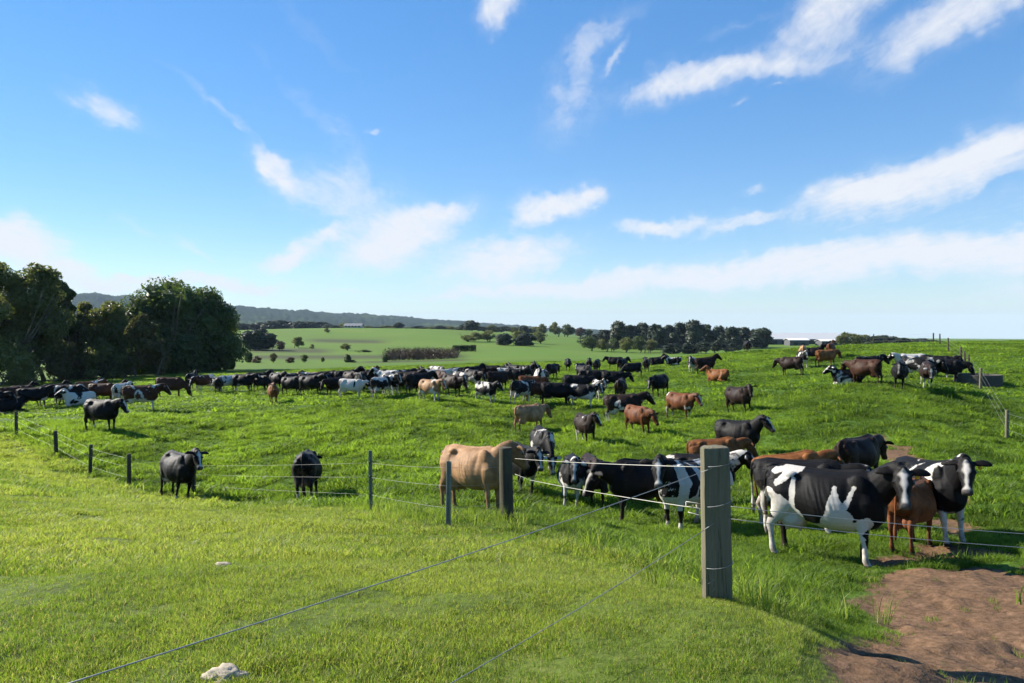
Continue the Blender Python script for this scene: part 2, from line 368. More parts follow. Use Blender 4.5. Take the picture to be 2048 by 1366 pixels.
# ------------------------------------------------------------------ ground sheet and track
def build_ground():
    th = np.concatenate([np.linspace(-180, -62, 30)[:-1], np.linspace(-62, -40, 30)[:-1], np.linspace(-40, 40, 250), np.linspace(40, 62, 30)[1:], np.linspace(62, 180, 30)[1:-1]])
    th = np.radians(th); rr = np.concatenate([np.geomspace(.25, 1.5, 14)[:-1], np.geomspace(1.5, 60, 300)[:-1], np.geomspace(60, 900, 130)[:-1], np.geomspace(900, 14000, 24)])
    A, Rr = np.meshgrid(th, rr); X = Rr * np.sin(A); Y = Rr * np.cos(A)
    x = X.ravel(); y = Y.ravel(); z = H(x, y)
    dm = dirt_mask(x, y); nr, nt = A.shape
    z = z - dm * .05 + dm * ((fbm(x * 4.5, y * 4.5, 71, 3) - .5) * .10 - np.clip(vnoise(x * 7, y * 7, 91) - .62, 0, 1) * .13 + (fbm(x * 1.4, y * 1.4, 73, 2) - .5) * .10)
    V = np.stack([x, y, z], 1); V = np.vstack([V, [[0, 0, float(H(0.0, 0.01))]]])
    i = np.arange(nr - 1)[:, None] * nt; k = np.arange(nt)[None]; k2 = (k + 1) % nt
    Q = np.stack([i + k, i + nt + k, i + nt + k2, i + k2], -1).reshape(-1, 4)[:, ::-1]
    tri = np.stack([np.full(nt, nr * nt), np.arange(nt), (np.arange(nt) + 1) % nt], 1)[:, ::-1]
    lm = np.append(lane_mask(x, y), 1); dm = np.append(dm, 0); di = np.append(np.hypot(x, y), 0)
    dry = np.zeros(len(V))
    # reedy, drier strip along the drain across the valley
    xx, yy = V[:, 0], V[:, 1]
    for (c0, D, wd, a, b) in ((700, 192, 17, 480, 950), (560, 245, 22, 470, 680), (850, 150, 8, 700, 960), (720, 345, 20, 600, 790)):
        px = CX + F * xx / np.maximum(yy, .1)
        dry = np.maximum(dry, 1.25 * np.exp(-((yy - D - 14 * (fbm(xx * .02, yy * .02, 5, 2) - .5)) / wd) ** 2) * (yy > 20) * np.clip((px - a) / 40, 0, 1) * np.clip((b - px) / 40, 0, 1) * .75)
    dry = np.clip(dry, 0, .95)
    isd = dm[Q].mean(1) > .5
    front = di[Q].max(1) < 45
    isd &= front
    def sub(name, quads, tris):
        used = np.unique(np.concatenate([quads.ravel(), tris.ravel()]) if len(tris) else quads.ravel()); mp = np.full(len(V), -1); mp[used] = np.arange(len(used))
        me = np_mesh(name, V[used], [mp[quads], mp[tris]] if len(tris) else [mp[quads]])
        for nm, v in (('lane', lm), ('dirt', dm), ('dist', di), ('dry', dry)): fattr(me, nm, v[used])
        return me
    g = mesh_obj('pasture_ground', sub('pasture_ground', Q[~isd], tri), M_PASTURE); tag(g, kind='structure')
    g2 = mesh_obj('dirt_track', sub('dirt_track', Q[isd], np.zeros((0, 3), int)), M_PASTURE); tag(g2, kind='structure')
build_ground()

def build_hills():
    # wooded ridge behind the valley, sinking to the plain on the right
    prof = [(-1600, 600), (-900, 588), (-200, 584), (100, 589), (190, 590), (235, 596), (275, 594), (380, 606), (470, 616), (600, 624), (700, 630), (800, 636), (900, 642), (1000, 648), (1100, 654), (1250, 660), (1400, 668)]
    th = np.array([math.atan2(px - CX, F) for px, _ in prof]); el = np.array([(YH - py) / F for _, py in prof])
    a = np.linspace(th[0], th[-1], 620); e = np.interp(a, th, el)
    ds = np.concatenate([np.linspace(2600, 4300, 26), np.linspace(4500, 6500, 6)]); A, D = np.meshgrid(a, ds); E = np.broadcast_to(e, A.shape)
    s = np.clip((D - 2600) / 1700, 0, 1); s = np.sin(s * math.pi / 2) ** 1.2
    top = E * np.cos(A) * 4300 + 12
    X = D * np.sin(A); Y = D * np.cos(A)
    Z = -22 + s * (top + 2) + (fbm(X * .01, Y * .01, 81, 4) - .5) * 30 * s + (vnoise(X * .06, Y * .06, 5) * 13 + vnoise(X * .14, Y * .14, 6) * 9) * (s > .1) * np.clip(top / 60, 0, 1)
    Z = np.where(D > 4400, Z - (D - 4400) * .03, Z)
    nr, nt = A.shape; i = np.arange(nr - 1)[:, None] * nt; k = np.arange(nt - 1)[None]
    Q = np.stack([i + k, i + nt + k, i + nt + k + 1, i + k + 1], -1).reshape(-1, 4)[:, ::-1]
    m, t, out = material('wooded_hill'); pos = t.node('ShaderNodeNewGeometry').outputs['Position']
    c = t.ramp(t.noise(pos, .03, 5, .7), [(.3, (.012, .020, .012)), (.55, (.028, .042, .020)), (.75, (.045, .062, .026))])
    c = t.mix(t.remap(t.noise(pos, .0022, 2, .5), .57, .62, 0, .6), c, (.07, .10, .03))
    principled(t, out, c, 1, .0, t.noise(pos, .06, 3, .7), 1.0, 12)
    o = mesh_obj('hills', np_mesh('hills', np.stack([X.ravel(), Y.ravel(), Z.ravel()], 1), Q), m); tag(o, kind='structure')
build_hills()
print('ground', round(time.time() - T0, 1))

# ------------------------------------------------------------------ cattle
def coat_material(marked):
    m, t, out = material('cow_coat_marked' if marked else 'cow_coat')
    oi = t.node('ShaderNodeObjectInfo'); oc = t.node('ShaderNodeTexCoord').outputs['Object']
    msk = t.node('ShaderNodeSeparateColor'); t.l.new(t.attr('mask').outputs['Color'], msk.inputs[0])
    blaze, dark, pink = msk.outputs
    pts = t.attr('points').outputs['Fac']; low = t.attr('low').outputs['Fac']
    off = t.vmath('SCALE', (13.7, 41.3, 27.1), scale=t.math('MULTIPLY', oi.outputs['Random'], 5.0))
    p = t.vmath('ADD', oc, off)
    fine = t.noise(oc, 26, 3, .7); hair = t.noise(t.vmath('MULTIPLY', oc, (22, 60, 60)), 3.0, 3, .7)
    al = oi.outputs['Alpha']
    if marked:
        w = t.math('ADD', t.attr('white').outputs['Fac'], t.math('MULTIPLY', t.math('SUBTRACT', t.noise(oc, 7, 5, .72), .5), 1.25))
        white = t.remap(w, .46, .54, 0, 1, True)
    else:
        n = t.noise(p, 1.55, 5, .52, .5)
        n = t.math('ADD', n, t.math('MULTIPLY', t.math('MULTIPLY', low, al), .34))
        n = t.math('ADD', n, t.math('MULTIPLY', t.math('SUBTRACT', fine, .5), .09))
        thr = t.remap(al, 0, 1, .86, .30)
        white = t.remap(t.math('SUBTRACT', n, thr), -.03, .03, 0, 1, True)
    white = t.math('MAXIMUM', white, t.math('MULTIPLY', blaze, t.remap(al, .08, .16, 0, 1)))
    base = t.mix(t.math('MULTIPLY', pts, .55), oi.outputs['Color'], t.mix(.7, oi.outputs['Color'], (.006, .004, .003)))
    base = t.mix(t.remap(fine, .3, .7, 0, .35), base, t.mix(.5, base, (.0, .0, .0)))
    lg = t.noise(p, 3.2, 3, .6); base = t.mix(t.remap(lg, .35, .68), t.mix(1, base, (.62, .58, .55), 'MULTIPLY'), t.mix(1, base, (1.3, 1.3, 1.35), 'MULTIPLY'))
    wc = t.mix(t.remap(fine, .35, .7, 0, .4), (.52, .49, .44), (.38, .34, .28))
    c = t.mix(white, base, wc)
    mud = t.math('MULTIPLY', t.attr('mud').outputs['Fac'], t.remap(t.noise(p, 6, 3, .6), .42, .62, 0, .75))
    c = t.mix(mud, c, (.085, .055, .035))
    c = t.mix(t.math('MULTIPLY', pink, t.remap(al, .05, .4, .25, .8)), c, (.42, .24, .19))
    c = t.mix(dark, c, (.018, .014, .012))
    pr = principled(t, out, c, .58, .14, hair, .35, .012)
    pr.inputs['Sheen Weight'].default_value = .03; pr.inputs['Sheen Roughness'].default_value = .4
    return m
M_COAT = coat_material(False); M_COATM = coat_material(True)
def plain(name, col, rough=.6, spec=.3, ns=None, k=.6, bd=.005):
    m, t, out = material(name)
    if ns:
        pos = t.node('ShaderNodeTexCoord').outputs['Object']; n = t.noise(pos, ns, 4, .65)
        c = t.mix(t.remap(n, .3, .7, 0, k), col, tuple(v * .45 for v in col)); principled(t, out, c, rough, spec, n, .4, bd)
    else: principled(t, out, col, rough, spec)
    return m
M_EYE = plain('cow_eye', (.008, .006, .005), .08, .6)
M_TAG = plain('ear_tag_plastic', (.62, .42, .03), .5, .4)

POSES = {  # poll position, head yaw (+ to its left), head pitch below level, stance seed
    'up': ((1.18, 0, 1.50), 0, 50), 'look_left': ((1.10, .16, 1.46), 74, 58), 'look_right': ((1.10, -.16, 1.46), -74, 58),
    'level': ((1.24, 0, 1.34), 0, 56), 'droop': ((1.27, .03, 1.12), 8, 62), 'graze': ((1.20, .04, .60), 6, 66), 'half_left': ((1.15, .10, 1.44), 38, 56), 'half_right': ((1.15, -.10, 1.44), -38, 56),
    'lying': ((.98, .06, 1.62), 14, 30), 'away_left': ((.99, .26, 1.42), 78, 50)}
def cow_mesh(name, pose, voxel, stance=0, slim=0.0):
    (hx, hy, hz), yaw, pitch = POSES[pose]
    lying = pose == 'lying'; b = MB(); rng = random.Random(stance * 7 + 1)
    # trunk: x, top, bottom, half width, and where the width sits (0 top .. 1 bottom)
    S = [(-.875, 1.27, 1.00, .09), (-.84, 1.35, .90, .175), (-.74, 1.40, .80, .24), (-.60, 1.415, .72, .28), (-.44, 1.41, .655, .305), (-.26, 1.39, .585, .345), (-.06, 1.38, .525, .395),
         (.14, 1.38, .50, .40), (.32, 1.39, .505, .355), (.48, 1.415, .52, .295), (.62, 1.405, .545, .25), (.74, 1.36, .60, .20), (.85, 1.25, .72, .12)]
    seg = 28; V = []
    for (x, tp, bt, hw) in S:
        hw = hw * (.93 - slim); zc = (tp + bt) / 2; hh = (tp - bt) / 2
        for k in range(seg):
            a = 2 * math.pi * k / seg; ca, sa = math.cos(a), math.sin(a)
            wy = hw * math.copysign(abs(ca) ** .86, ca) * (1 - .20 * sa) * (1 + .10 * (1 - sa * sa))
            V.append((x, wy, zc + hh * sa))
    Fc = [(i * seg + k, i * seg + (k + 1) % seg, (i + 1) * seg + (k + 1) % seg, (i + 1) * seg + k) for i in range(len(S) - 1) for k in range(seg)]
    Fc += [tuple(range(seg))[::-1], tuple((len(S) - 1) * seg + k for k in range(seg))]
    b.add(V, Fc)
    for s in (-1, 1):                                            # hook and pin bones, shoulder blade
        b.ball((-.47, s * .180, 1.285), (.12, .062, .075)); b.ball((-.82, s * .115, 1.235), (.06, .05, .06)); b.ball((.50, s * .175, 1.16), (.17, .085, .22))
    b.loft([(-.86, 0, 1.36), (-.6, 0, 1.415), (-.2, 0, 1.385), (.2, 0, 1.385), (.52, 0, 1.42), (.7, 0, 1.37)], [.035] * 6, [.03] * 6, seg=8)
    if not lying:
        for s in (-1, 1):
            d = rng.uniform(-.10, .10) if stance else .04 * s
            e = rng.uniform(-.09, .09) if stance else -.05 * s
            b.loft([(-.60, s * .15, 1.20), (-.58, s * .20, 1.02), (-.56 + .3 * d, s * .215, .86), (-.64 + .5 * d, s * .20, .70), (-.735 + .8 * d, s * .185, .55), (-.755 + d, s * .180, .49), (-.735 + d, s * .178, .38), (-.725 + d, s * .178, .24), (-.715 + d, s * .18, .135), (-.685 + d, s * .18, .075), (-.665 + d, s * .18, .0)],
                   [.115, .125, .105, .078, .052, .050, .037, .036, .046, .046, .056], [.25, .25, .20, .125, .075, .064, .046, .043, .052, .050, .068], up=(1, 0, 0), seg=14)
            b.loft([(.50, s * .16, 1.12), (.58, s * .185, .95), (.56, s * .185, .80), (.535 + .3 * e, s * .175, .66), (.54 + .6 * e, s * .168, .52), (.55 + .7 * e, s * .165, .42), (.545 + .8 * e, s * .163, .34), (.54 + e, s * .163, .22), (.545 + e, s * .165, .125), (.572 + e, s * .167, .07), (.59 + e, s * .168, .0)],
                   [.085, .10, .09, .072, .054, .053, .040, .037, .047, .046, .056], [.18, .17, .14, .10, .070, .058, .044, .042, .050, .050, .066], up=(1, 0, 0), seg=14)
        b.ball((-.47, .09, .64), (.22, .13, .19)); b.ball((-.47, -.09, .64), (.22, .13, .19))
        for s in (-1, 1):
            for xx in (-.56, -.36): b.loft([(xx, s * .09, .50), (xx, s * .095, .42)], [.026, .02], [.026, .02], up=(1, 0, 0), seg=8)
        b.loft([(-.84, 0, 1.35), (-.90, 0, 1.30), (-.925, 0, 1.15), (-.93, .01, .90), (-.925, .015, .66), (-.925, .02, .52), (-.92, .02, .40), (-.915, .02, .30)], [.045, .036, .028, .023, .024, .042, .038, .018], [.045, .036, .028, .023, .024, .042, .038, .018], up=(1, 0, 0), seg=10)
    else:
        for s in (-1, 1):
            b.loft([(.52, s * .18, .95), (.66, s * .21, .70), (.80, s * .20, .62), (.66, s * .24, .60), (.48, s * .25, .60)], [.09, .08, .06, .05, .05], [.13, .11, .07, .05, .05], seg=10)
            b.loft([(-.58, s * .22, 1.0), (-.40, s * .33, .76), (-.22, s * .36, .66), (-.45, s * .38, .61), (-.72, s * .36, .60)], [.13, .13, .09, .06, .05], [.2, .16, .10, .06, .05], seg=10)
        b.loft([(-.84, 0, 1.35), (-.92, .02, 1.2), (-.95, .05, .9), (-.93, .12, .66), (-.85, .2, .60)], [.045, .03, .025, .03, .03], [.045, .03, .025, .03, .03], up=(1, 0, 0), seg=10)
    # neck
    poll = np.array([hx, hy, hz]); cy_, sy = math.cos(R(yaw)), math.sin(R(yaw)); cp, sp = math.cos(R(pitch)), math.sin(R(pitch))
    hd = np.array([cy_ * cp, sy * cp, -sp]); hs = np.array([-sy, cy_, 0.]); hu = np.cross(hd, hs)
    hu = hu if hu[2] > 0 else -hu
    A0 = np.array([.56, 0, 1.06]); B0 = poll - hd * .02 + hu * -.03
    C1 = A0 + np.array([.22, 0, .10 if hz > 1.2 else -.06]); C2 = B0 - (hd * .12 + np.array([.10, 0, .06 if hz > 1.2 else -.10]))
    cs, ws, hh = [], [], []
    for k in range(8):
        u = k / 7; cs.append((1-u)**3 * A0 + 3*(1-u)**2*u * C1 + 3*(1-u)*u*u * C2 + u**3 * B0)
        ws.append(.185 + (.100 - .185) * u ** .8); hh.append(.33 + (.150 - .33) * u ** .8)
    b.loft(cs, ws, hh, up=[(0, 0, 1)] * 8 if hz > .8 else [(.45, 0, .9)] * 8, seg=16)
    # head along hd from the poll, .54 m
    hp = lambda u, w=0, v=0: poll + hd * u + hs * w + hu * v
    b.loft([hp(-.06, 0, -.04), hp(.02, 0, -.045), hp(.12, 0, -.055), hp(.22, 0, -.06), hp(.32, 0, -.06), hp(.41, 0, -.06), hp(.475, 0, -.062), hp(.525, 0, -.07), hp(.545, 0, -.075)],
           [.085, .118, .130, .116, .084, .072, .086, .086, .055], [.08, .105, .120, .120, .100, .080, .078, .070, .045], up=hu, seg=16, power=2.5)
    b.loft([hp(.04, 0, -.17), hp(.2, 0, -.19), hp(.34, 0, -.15), hp(.46, 0, -.125)], [.06, .075, .06, .055], [.05, .05, .04, .035], up=hu, seg=10)
    b.ball(hp(-.03, 0, .03), (.07, .07, .06))
    for s in (-1, 1):
        b.ball(hp(.15, s * .108, -.01), .036)
        b.loft([hp(.0, s * .08, -.02), hp(-.015, s * .155, -.015), hp(-.025, s * .23, -.02), hp(-.02, s * .30, -.035), hp(-.01, s * .35, -.05), hp(-.005, s * .37, -.055)], [.034, .055, .070, .062, .036, .014], [.03, .026, .025, .024, .02, .012], up=hu, seg=10)
    me = b.mesh(name)
    if lying:
        V = np.array([v.co for v in me.vertices]); V[:, 2] -= .50; me.vertices.foreach_set('co', V.astype(np.float32).ravel()); poll = poll - np.array([0, 0, .50])
    tmp = bpy.data.objects.new('tmp', me); COL.objects.link(tmp)
    r = tmp.modifiers.new('r', 'REMESH'); r.mode = 'VOXEL'; r.voxel_size = voxel; r.use_smooth_shade = True
    sm = tmp.modifiers.new('s', 'SMOOTH'); sm.factor = .5; sm.iterations = 3 if voxel < .025 else 1
    dg = bpy.context.evaluated_depsgraph_get()
    res = bpy.data.meshes.new_from_object(tmp.evaluated_get(dg)); bpy.data.objects.remove(tmp); bpy.data.meshes.remove(me)
    res.name = name
    n = len(res.vertices); V = np.empty(n * 3, np.float32); res.vertices.foreach_get('co', V); V = V.reshape(-1, 3).astype(float)
    z0 = .50 if lying else 0
    x, y, z = V[:, 0].copy(), V[:, 1].copy(), V[:, 2] + z0
    # hollow flank before the hip, ribs, thurl hollow behind it
    sgn = np.sign(y); side = np.clip((np.abs(y) - .1) / .1, 0, 1)
    dent = .055 * np.exp(-((x + .315) / .10) ** 2 - ((z - 1.225) / .10) ** 2) + .018 * np.exp(-((x + .66) / .08) ** 2 - ((z - 1.24) / .09) ** 2) + .02 * np.exp(-((x - .36) / .06) ** 2 - ((z - 1.1) / .2) ** 2)
    rib = .0052 * np.sin((x + .35 * (z - 1) + .012 * np.sin(x * 31)) * 2 * math.pi / .082) * (.45 + .55 * np.sin(x * 7 + z * 5) ** 2) * np.exp(-((x - .0) / .24) ** 4 - ((z - 1.0) / .25) ** 4)
    V[:, 1] -= sgn * side * (dent - rib)
    res.vertices.foreach_set('co', V.astype(np.float32).ravel())
    # markings
    P = V - poll; u = P @ hd; w = np.abs(P @ hs); v = P @ hu
    inh = (u > -.12) & (u < .62) & (w < .17) & (v > -.26) & (v < .16)
    ear = (w > .135) & (u < .1) & (u > -.1) & (v > -.14) & (v < .06) & (w < .42)
    bw = np.interp(u, [-.02, .06, .16, .30, .40, .46, .50], [.012, .050, .042, .022, .026, .050, .052]) * (1 + .25 * np.sin(u * 37 + stance * 2))
    blaze = np.where(inh, np.clip(1.5 - w / bw, 0, 1) * (v > -.075) * np.clip((u + .03) / .03, 0, 1), 0)
    muz = np.where(inh, np.clip((u - .465) / .03, 0, 1) * np.clip((v + .16) / .04, 0, 1), 0)
    leg = (z < .62) & (not lying)
    nos = np.where(inh, np.exp(-((u - .525) / .016) ** 2 - ((w - .045) / .016) ** 2), 0)
    dark = np.maximum(np.maximum(np.where(z < .065, 1, 0) * (0 if lying else 1), muz * .85), np.minimum(nos * 1.5, 1))
    ud = np.exp(-(((x + .46) / .22) ** 2 + (y / .2) ** 2 + ((z - .57) / .17) ** 2) ** 2) * (0 if lying else 1)
    pink = np.clip(ud * 1.2, 0, 1) * (np.abs(y) < .2)
    col = np.stack([blaze, dark, pink, np.ones(n)], 1).astype(np.float32)
    a = res.attributes.new('mask', 'FLOAT_COLOR', 'POINT'); a.data.foreach_set('color', col.ravel())
    fattr(res, 'points', np.clip(np.maximum((inh | ear) * .9, np.clip((.5 - z) / .3, 0, 1)) + np.clip((x - .75) / .5, 0, .5), 0, 1))
    fattr(res, 'low', np.clip(np.clip((.80 - z) / .25, 0, 1) - inh * 1.0, 0, 1) - inh * .6)
    fattr(res, 'mud', np.clip(np.maximum((.42 - z) / .3, (-.55 - x) / .3 * (z < 1.0)), 0, 1))
    res['poll'] = tuple(poll); res['hd'] = tuple(hd); res['hs'] = tuple(hs); res['hu'] = tuple(hu)
    return res
_CM = {}
def cow_variant(pose, lod, stance, slim=0.0):
    key = (pose, lod, stance, slim)
    if key not in _CM:
        _CM[key] = cow_mesh('cow_' + pose, pose, {0: .0165, 1: .024, 2: .036}[lod], stance, slim)
        _CM[key].materials.append(M_COAT)
    return _CM[key]
EYE_ME = MB().ball((0, 0, 0), (.026, .020, .024), 10, 7).mesh('eye'); EYE_ME.materials.append(M_EYE)
TAG_ME = MB().loft([(0, 0, 0), (0, 0, -.06)], [.028, .03], [.004, .004], up=(0, 1, 0), seg=8, power=4).mesh('ear_tag'); TAG_ME.materials.append(M_TAG)

def white_segs(me, segs, extra):
    n = len(me.vertices); V = np.empty(n * 3, np.float32); me.vertices.foreach_get('co', V); V = V.reshape(-1, 3)
    w = np.zeros(n)
    for (x0, z0, x1, z1, r0, r1, sd) in segs:
        d = np.array([x1 - x0, z1 - z0]); L = d @ d + 1e-9
        tt = np.clip(((V[:, 0] - x0) * d[0] + (V[:, 2] - z0) * d[1]) / L, 0, 1)
        dd = np.hypot(V[:, 0] - x0 - tt * d[0], V[:, 2] - z0 - tt * d[1]); r = r0 + (r1 - r0) * tt
        ok = np.ones(n) if sd == 0 else (V[:, 1] * sd > -.03)
        w = np.maximum(w, ok * np.clip(.5 + (r - dd) / .05 * .5, 0, 1))
    w = extra(V, w)
    fattr(me, 'white', w)

BK = (.0042, .0038, .0042); DB = (.018, .0085, .0055); BR = (.055, .022, .010); RD = (.15, .050, .015); OR = (.21, .080, .023); TN = (.36, .205, .095)
COATS = {'black': (BK, .12), 'black_w': (BK, .30), 'hf': (BK, .52), 'hw': (BK, .76), 'dbrown': (DB, .0), 'dbrown_w': (DB, .42), 'brown': (BR, .0), 'brown_w': (BR, .50), 'red': (RD, .0), 'red_w': (RD, .34), 'orange': (OR, .0), 'tan': (TN, .0), 'tan_w': (TN, .5)}
HERD = 'dairy cattle of the herd in the paddock'
n_cow = 0
def cow(px, py, head, pose, coat, label=None, size=1.0, D=None, marks=None, stance=None, slim=0.0, dz=0.0):
    global n_cow
    p = hit(px, py) if D is None else at(px, D)
    if p is None: print('no ground for cow', px, py); return
    D = p[1]; lod = 0 if D < 17.5 else 1 if D < 34 else 2
    if stance is None: stance = n_cow % 4
    if lod == 2: stance = stance % 2
    n_cow += 1
    me = cow_variant(pose, lod, stance if pose != 'lying' else 0, slim)
    if marks is not None:
        me = me.copy(); white_segs(me, *marks); me.materials.clear(); me.materials.append(M_COATM)
    o = mesh_obj('cow', me)
    th = math.atan2(p[0], p[1]); h = R(head)
    dx = math.cos(h) * math.cos(th) + math.sin(h) * math.sin(th); dy = -math.cos(h) * math.sin(th) + math.sin(h) * math.cos(th)
    # stand on the slope: feet at front and back
    rz = math.atan2(dy, dx); fx, fy = p[0] + dx * .55, p[1] + dy * .55; bx, by = p[0] - dx * .7, p[1] - dy * .7
    zf, zb = float(H(fx, fy)), float(H(bx, by)); pit = -math.atan2(zf - zb, 1.25) * .8
    sx, sy = -dy * .18, dx * .18; roll = math.atan2(float(H(p[0] + sx, p[1] + sy)) - float(H(p[0] - sx, p[1] - sy)), .36) * .6
    o.location = (p[0], p[1], (zf + zb) / 2 - .025 + dz); o.rotation_mode = 'ZYX'; o.rotation_mode = 'XYZ'
    o.rotation_euler = (roll, pit, rz); o.scale = (size,) * 3
    c, al = COATS[coat]; k = random.Random(n_cow).uniform(.82, 1.2)
    o.color = (c[0] * k, c[1] * k, c[2] * k, al)
    tag(o, label or 'cow', 'cow', HERD)
    if lod < 2:
        P, hd, hs, hu = (np.array(me[q]) for q in ('poll', 'hd', 'hs', 'hu'))
        for s in (-1, 1):
            e = mesh_obj('eye', EYE_ME, parent=o); e.location = P + hd * .155 + hs * s * .126 + hu * -.012
        if lod == 0:
            e = mesh_obj('ear_tag', TAG_ME, parent=o); e.location = P + hd * .0 + hs * .19 + hu * -.055
            e.rotation_euler = (0, 0, math.atan2(hs[1], hs[0]))
    return o

def front_extra(V, w):
    x, y, z = V.T
    w = np.maximum(w, np.clip(.5 + (.60 - z) / .08, 0, 1) * (x < .0))                      # hind legs, udder
    w = np.maximum(w, np.clip(.5 + (.30 - z) / .08, 0, 1) * (y < 0) * (x > 0))               # near fore foot
    w = np.maximum(w, np.clip(.5 + (.60 - z) / .05, 0, 1) * (x < .45) * (np.abs(y) < .30))     # belly
    w = np.where((x > -.85) & (x < -.2) & (y > .1) & (z < .55), .0, w)                          # far hind leg dark
    return np.where(x > .95, np.minimum(w, .0), w)
FRONT = ([(-.40, 1.42, -.66, 1.17, .10, .055, 0), (-.52, 1.40, -.72, 1.34, .05, .05, 0), (-.42, 1.25, -.41, .80, .035, .05, -1), (-.80, .95, -.55, .70, .14, .16, 0), (-.62, .86, -.40, .62, .13, .16, 0),
          (.20, 1.16, .22, .70, .035, .14, -1), (.30, .72, .20, .62, .16, .2, -1), (.47, 1.18, .42, 1.06, .028, .03, -1), (.42, 1.04, .33, .86, .025, .05, -1), (.64, .68, .46, .55, .075, .11, 0), (.55, .42, .55, .1, .07, .07, -1)], front_extra)
def jersey_extra(V, w): return w * 0

ND = 'near the wire fence'
# ---- cows at and behind the fence, one by one
cow(1652, 1121, -14, 'look_right', 'hf', 'black and white cow standing side on behind the strainer post, white patch on its rump', 1.02, marks=FRONT, stance=0)
cow(1826, 1094, 72, 'droop', 'red', 'small reddish brown cow standing on the dirt track before a white faced cow', .80, stance=2)
cow(1862, 1078, 305, 'half_right', 'hf', 'white faced black cow standing on the dirt track behind the reddish brown cow', .98, stance=1)
def patch_extra(V, w):
    x, y, z = V.T; w = 1 - w
    w = np.where((x > .66) & (z > .72) & (x < .95), np.minimum(w, np.clip(.5 + (1.0 - z) / .3, 0, .4)), w)
    w = np.where(x > .95, 0, w)
    return np.where((z < .45) & (z > .2) & (x > .3), np.minimum(w, .2), w)
PATCH = ([(.28, 1.30, .22, 1.02, .12, .10, 1), (.22, 1.02, .32, .82, .06, .10, 1), (.36, .86, .36, .74, .06, .05, 1), (.14, .84, .14, .76, .05, .04, 1), (-.12, 1.28, -.20, 1.05, .08, .09, 1), (-.5, 1.30, -.62, 1.0, .14, .12, 1), (-.2, .95, -.15, .8, .08, .1, -1), (.1, 1.3, 0, 1.0, .2, .2, -1), (.05, 1.38, -.1, 1.38, .06, .08, 0)], patch_extra)
cow(1375, 1058, 236, 'half_left', 'hw', 'mostly white black patched cow facing the wire gate', 1.0, marks=PATCH, stance=2)
cow(1290, 1046, 205, 'droop', 'black', 'black cow with lowered head beside the mostly white black patched cow', 1.0, stance=3)
cow(1186, 1008, 282, 'droop', 'dbrown', 'small dark brown cow facing the fence beside a white blazed cow', .93, stance=1)
cow(1139, 1010, 272, 'level', 'hf', 'black cow with wide white blaze and white legs facing the fence', .95, stance=0)
cow(946, 1022, -46, 'away_left', 'tan', 'fawn tan cow with bony ribs standing behind the corner post', .99, stance=1, slim=.04)
cow(1040, 984, 290, 'level', 'black_w', 'black cow half hidden behind the corner post', .95, stance=2)
cow(1082, 936, 284, 'graze', 'hf', 'black and white cow with head down uphill of the corner post', .98, stance=0)
cow(1060, 863, 38, 'droop', 'tan', 'small fawn cow standing on the slope behind a black and white grazing cow', .92, stance=1)
cow(1172, 886, 292, 'half_left', 'dbrown_w', 'dark brown cow with white flank patch standing alone on the slope', .88, stance=3)
cow(1278, 868, 306, 'droop', 'red', 'chestnut red cow with pale rump before a dark brown cow', .89, stance=1)
cow(1360, 838, 316, 'level', 'red_w', 'chestnut red cow with white streak on its face', .92, stance=0)
cow(1248, 846, 0, 'level', 'dbrown_w', 'dark brown cow standing behind the chestnut red cow with pale rump', 1.0, stance=2)
cow(1482, 827, 308, 'half_right', 'dbrown', 'dark brown cow standing alone on the open right slope', .93, stance=1)
cow(1478, 920, 326, 'up', 'black_w', 'black cow with white legs standing uphill of the strainer post', 1.0, stance=0)
cow(1434, 960, 14, 'droop', 'orange', 'orange brown cow hidden to its back behind the strainer post', .90, stance=1)
cow(1408, 1016, 350, 'level', 'hf', 'black and white cow behind the mostly white black patched cow', .97, stance=3)
cow(1590, 1006, 10, 'droop', 'orange', 'orange brown cow standing behind two black and white cows', .87, stance=2)
cow(1605, 1062, 350, 'droop', 'hf', 'black and white cow right behind the cow with the white rump patch', .99, stance=3)
cow(1718, 975, 60, 'droop', 'dbrown', 'dark brown cow turned away at the upper end of the dirt track', .91, stance=1)
cow(350, 997, 292, 'up', 'black_w', 'black and white cow facing the left fence post', 1.0, stance=2)
cow(617, 1004, 84, 'droop', 'black_w', 'black cow seen from behind with pale udder, alone below the herd', 1.02, stance=1)
cow(205, 862, 312, 'level', 'black_w', 'black cow with white belly standing apart near the left fence', 1.0, stance=0)
cow(281, 823, 356, 'level', 'brown_w', 'brown and tan cow standing before a grazing brown cow', 1.0, stance=1)
cow(340, 795, 350, 'graze', 'brown', 'dark red brown cow grazing behind the brown and tan cow', .98, stance=0)
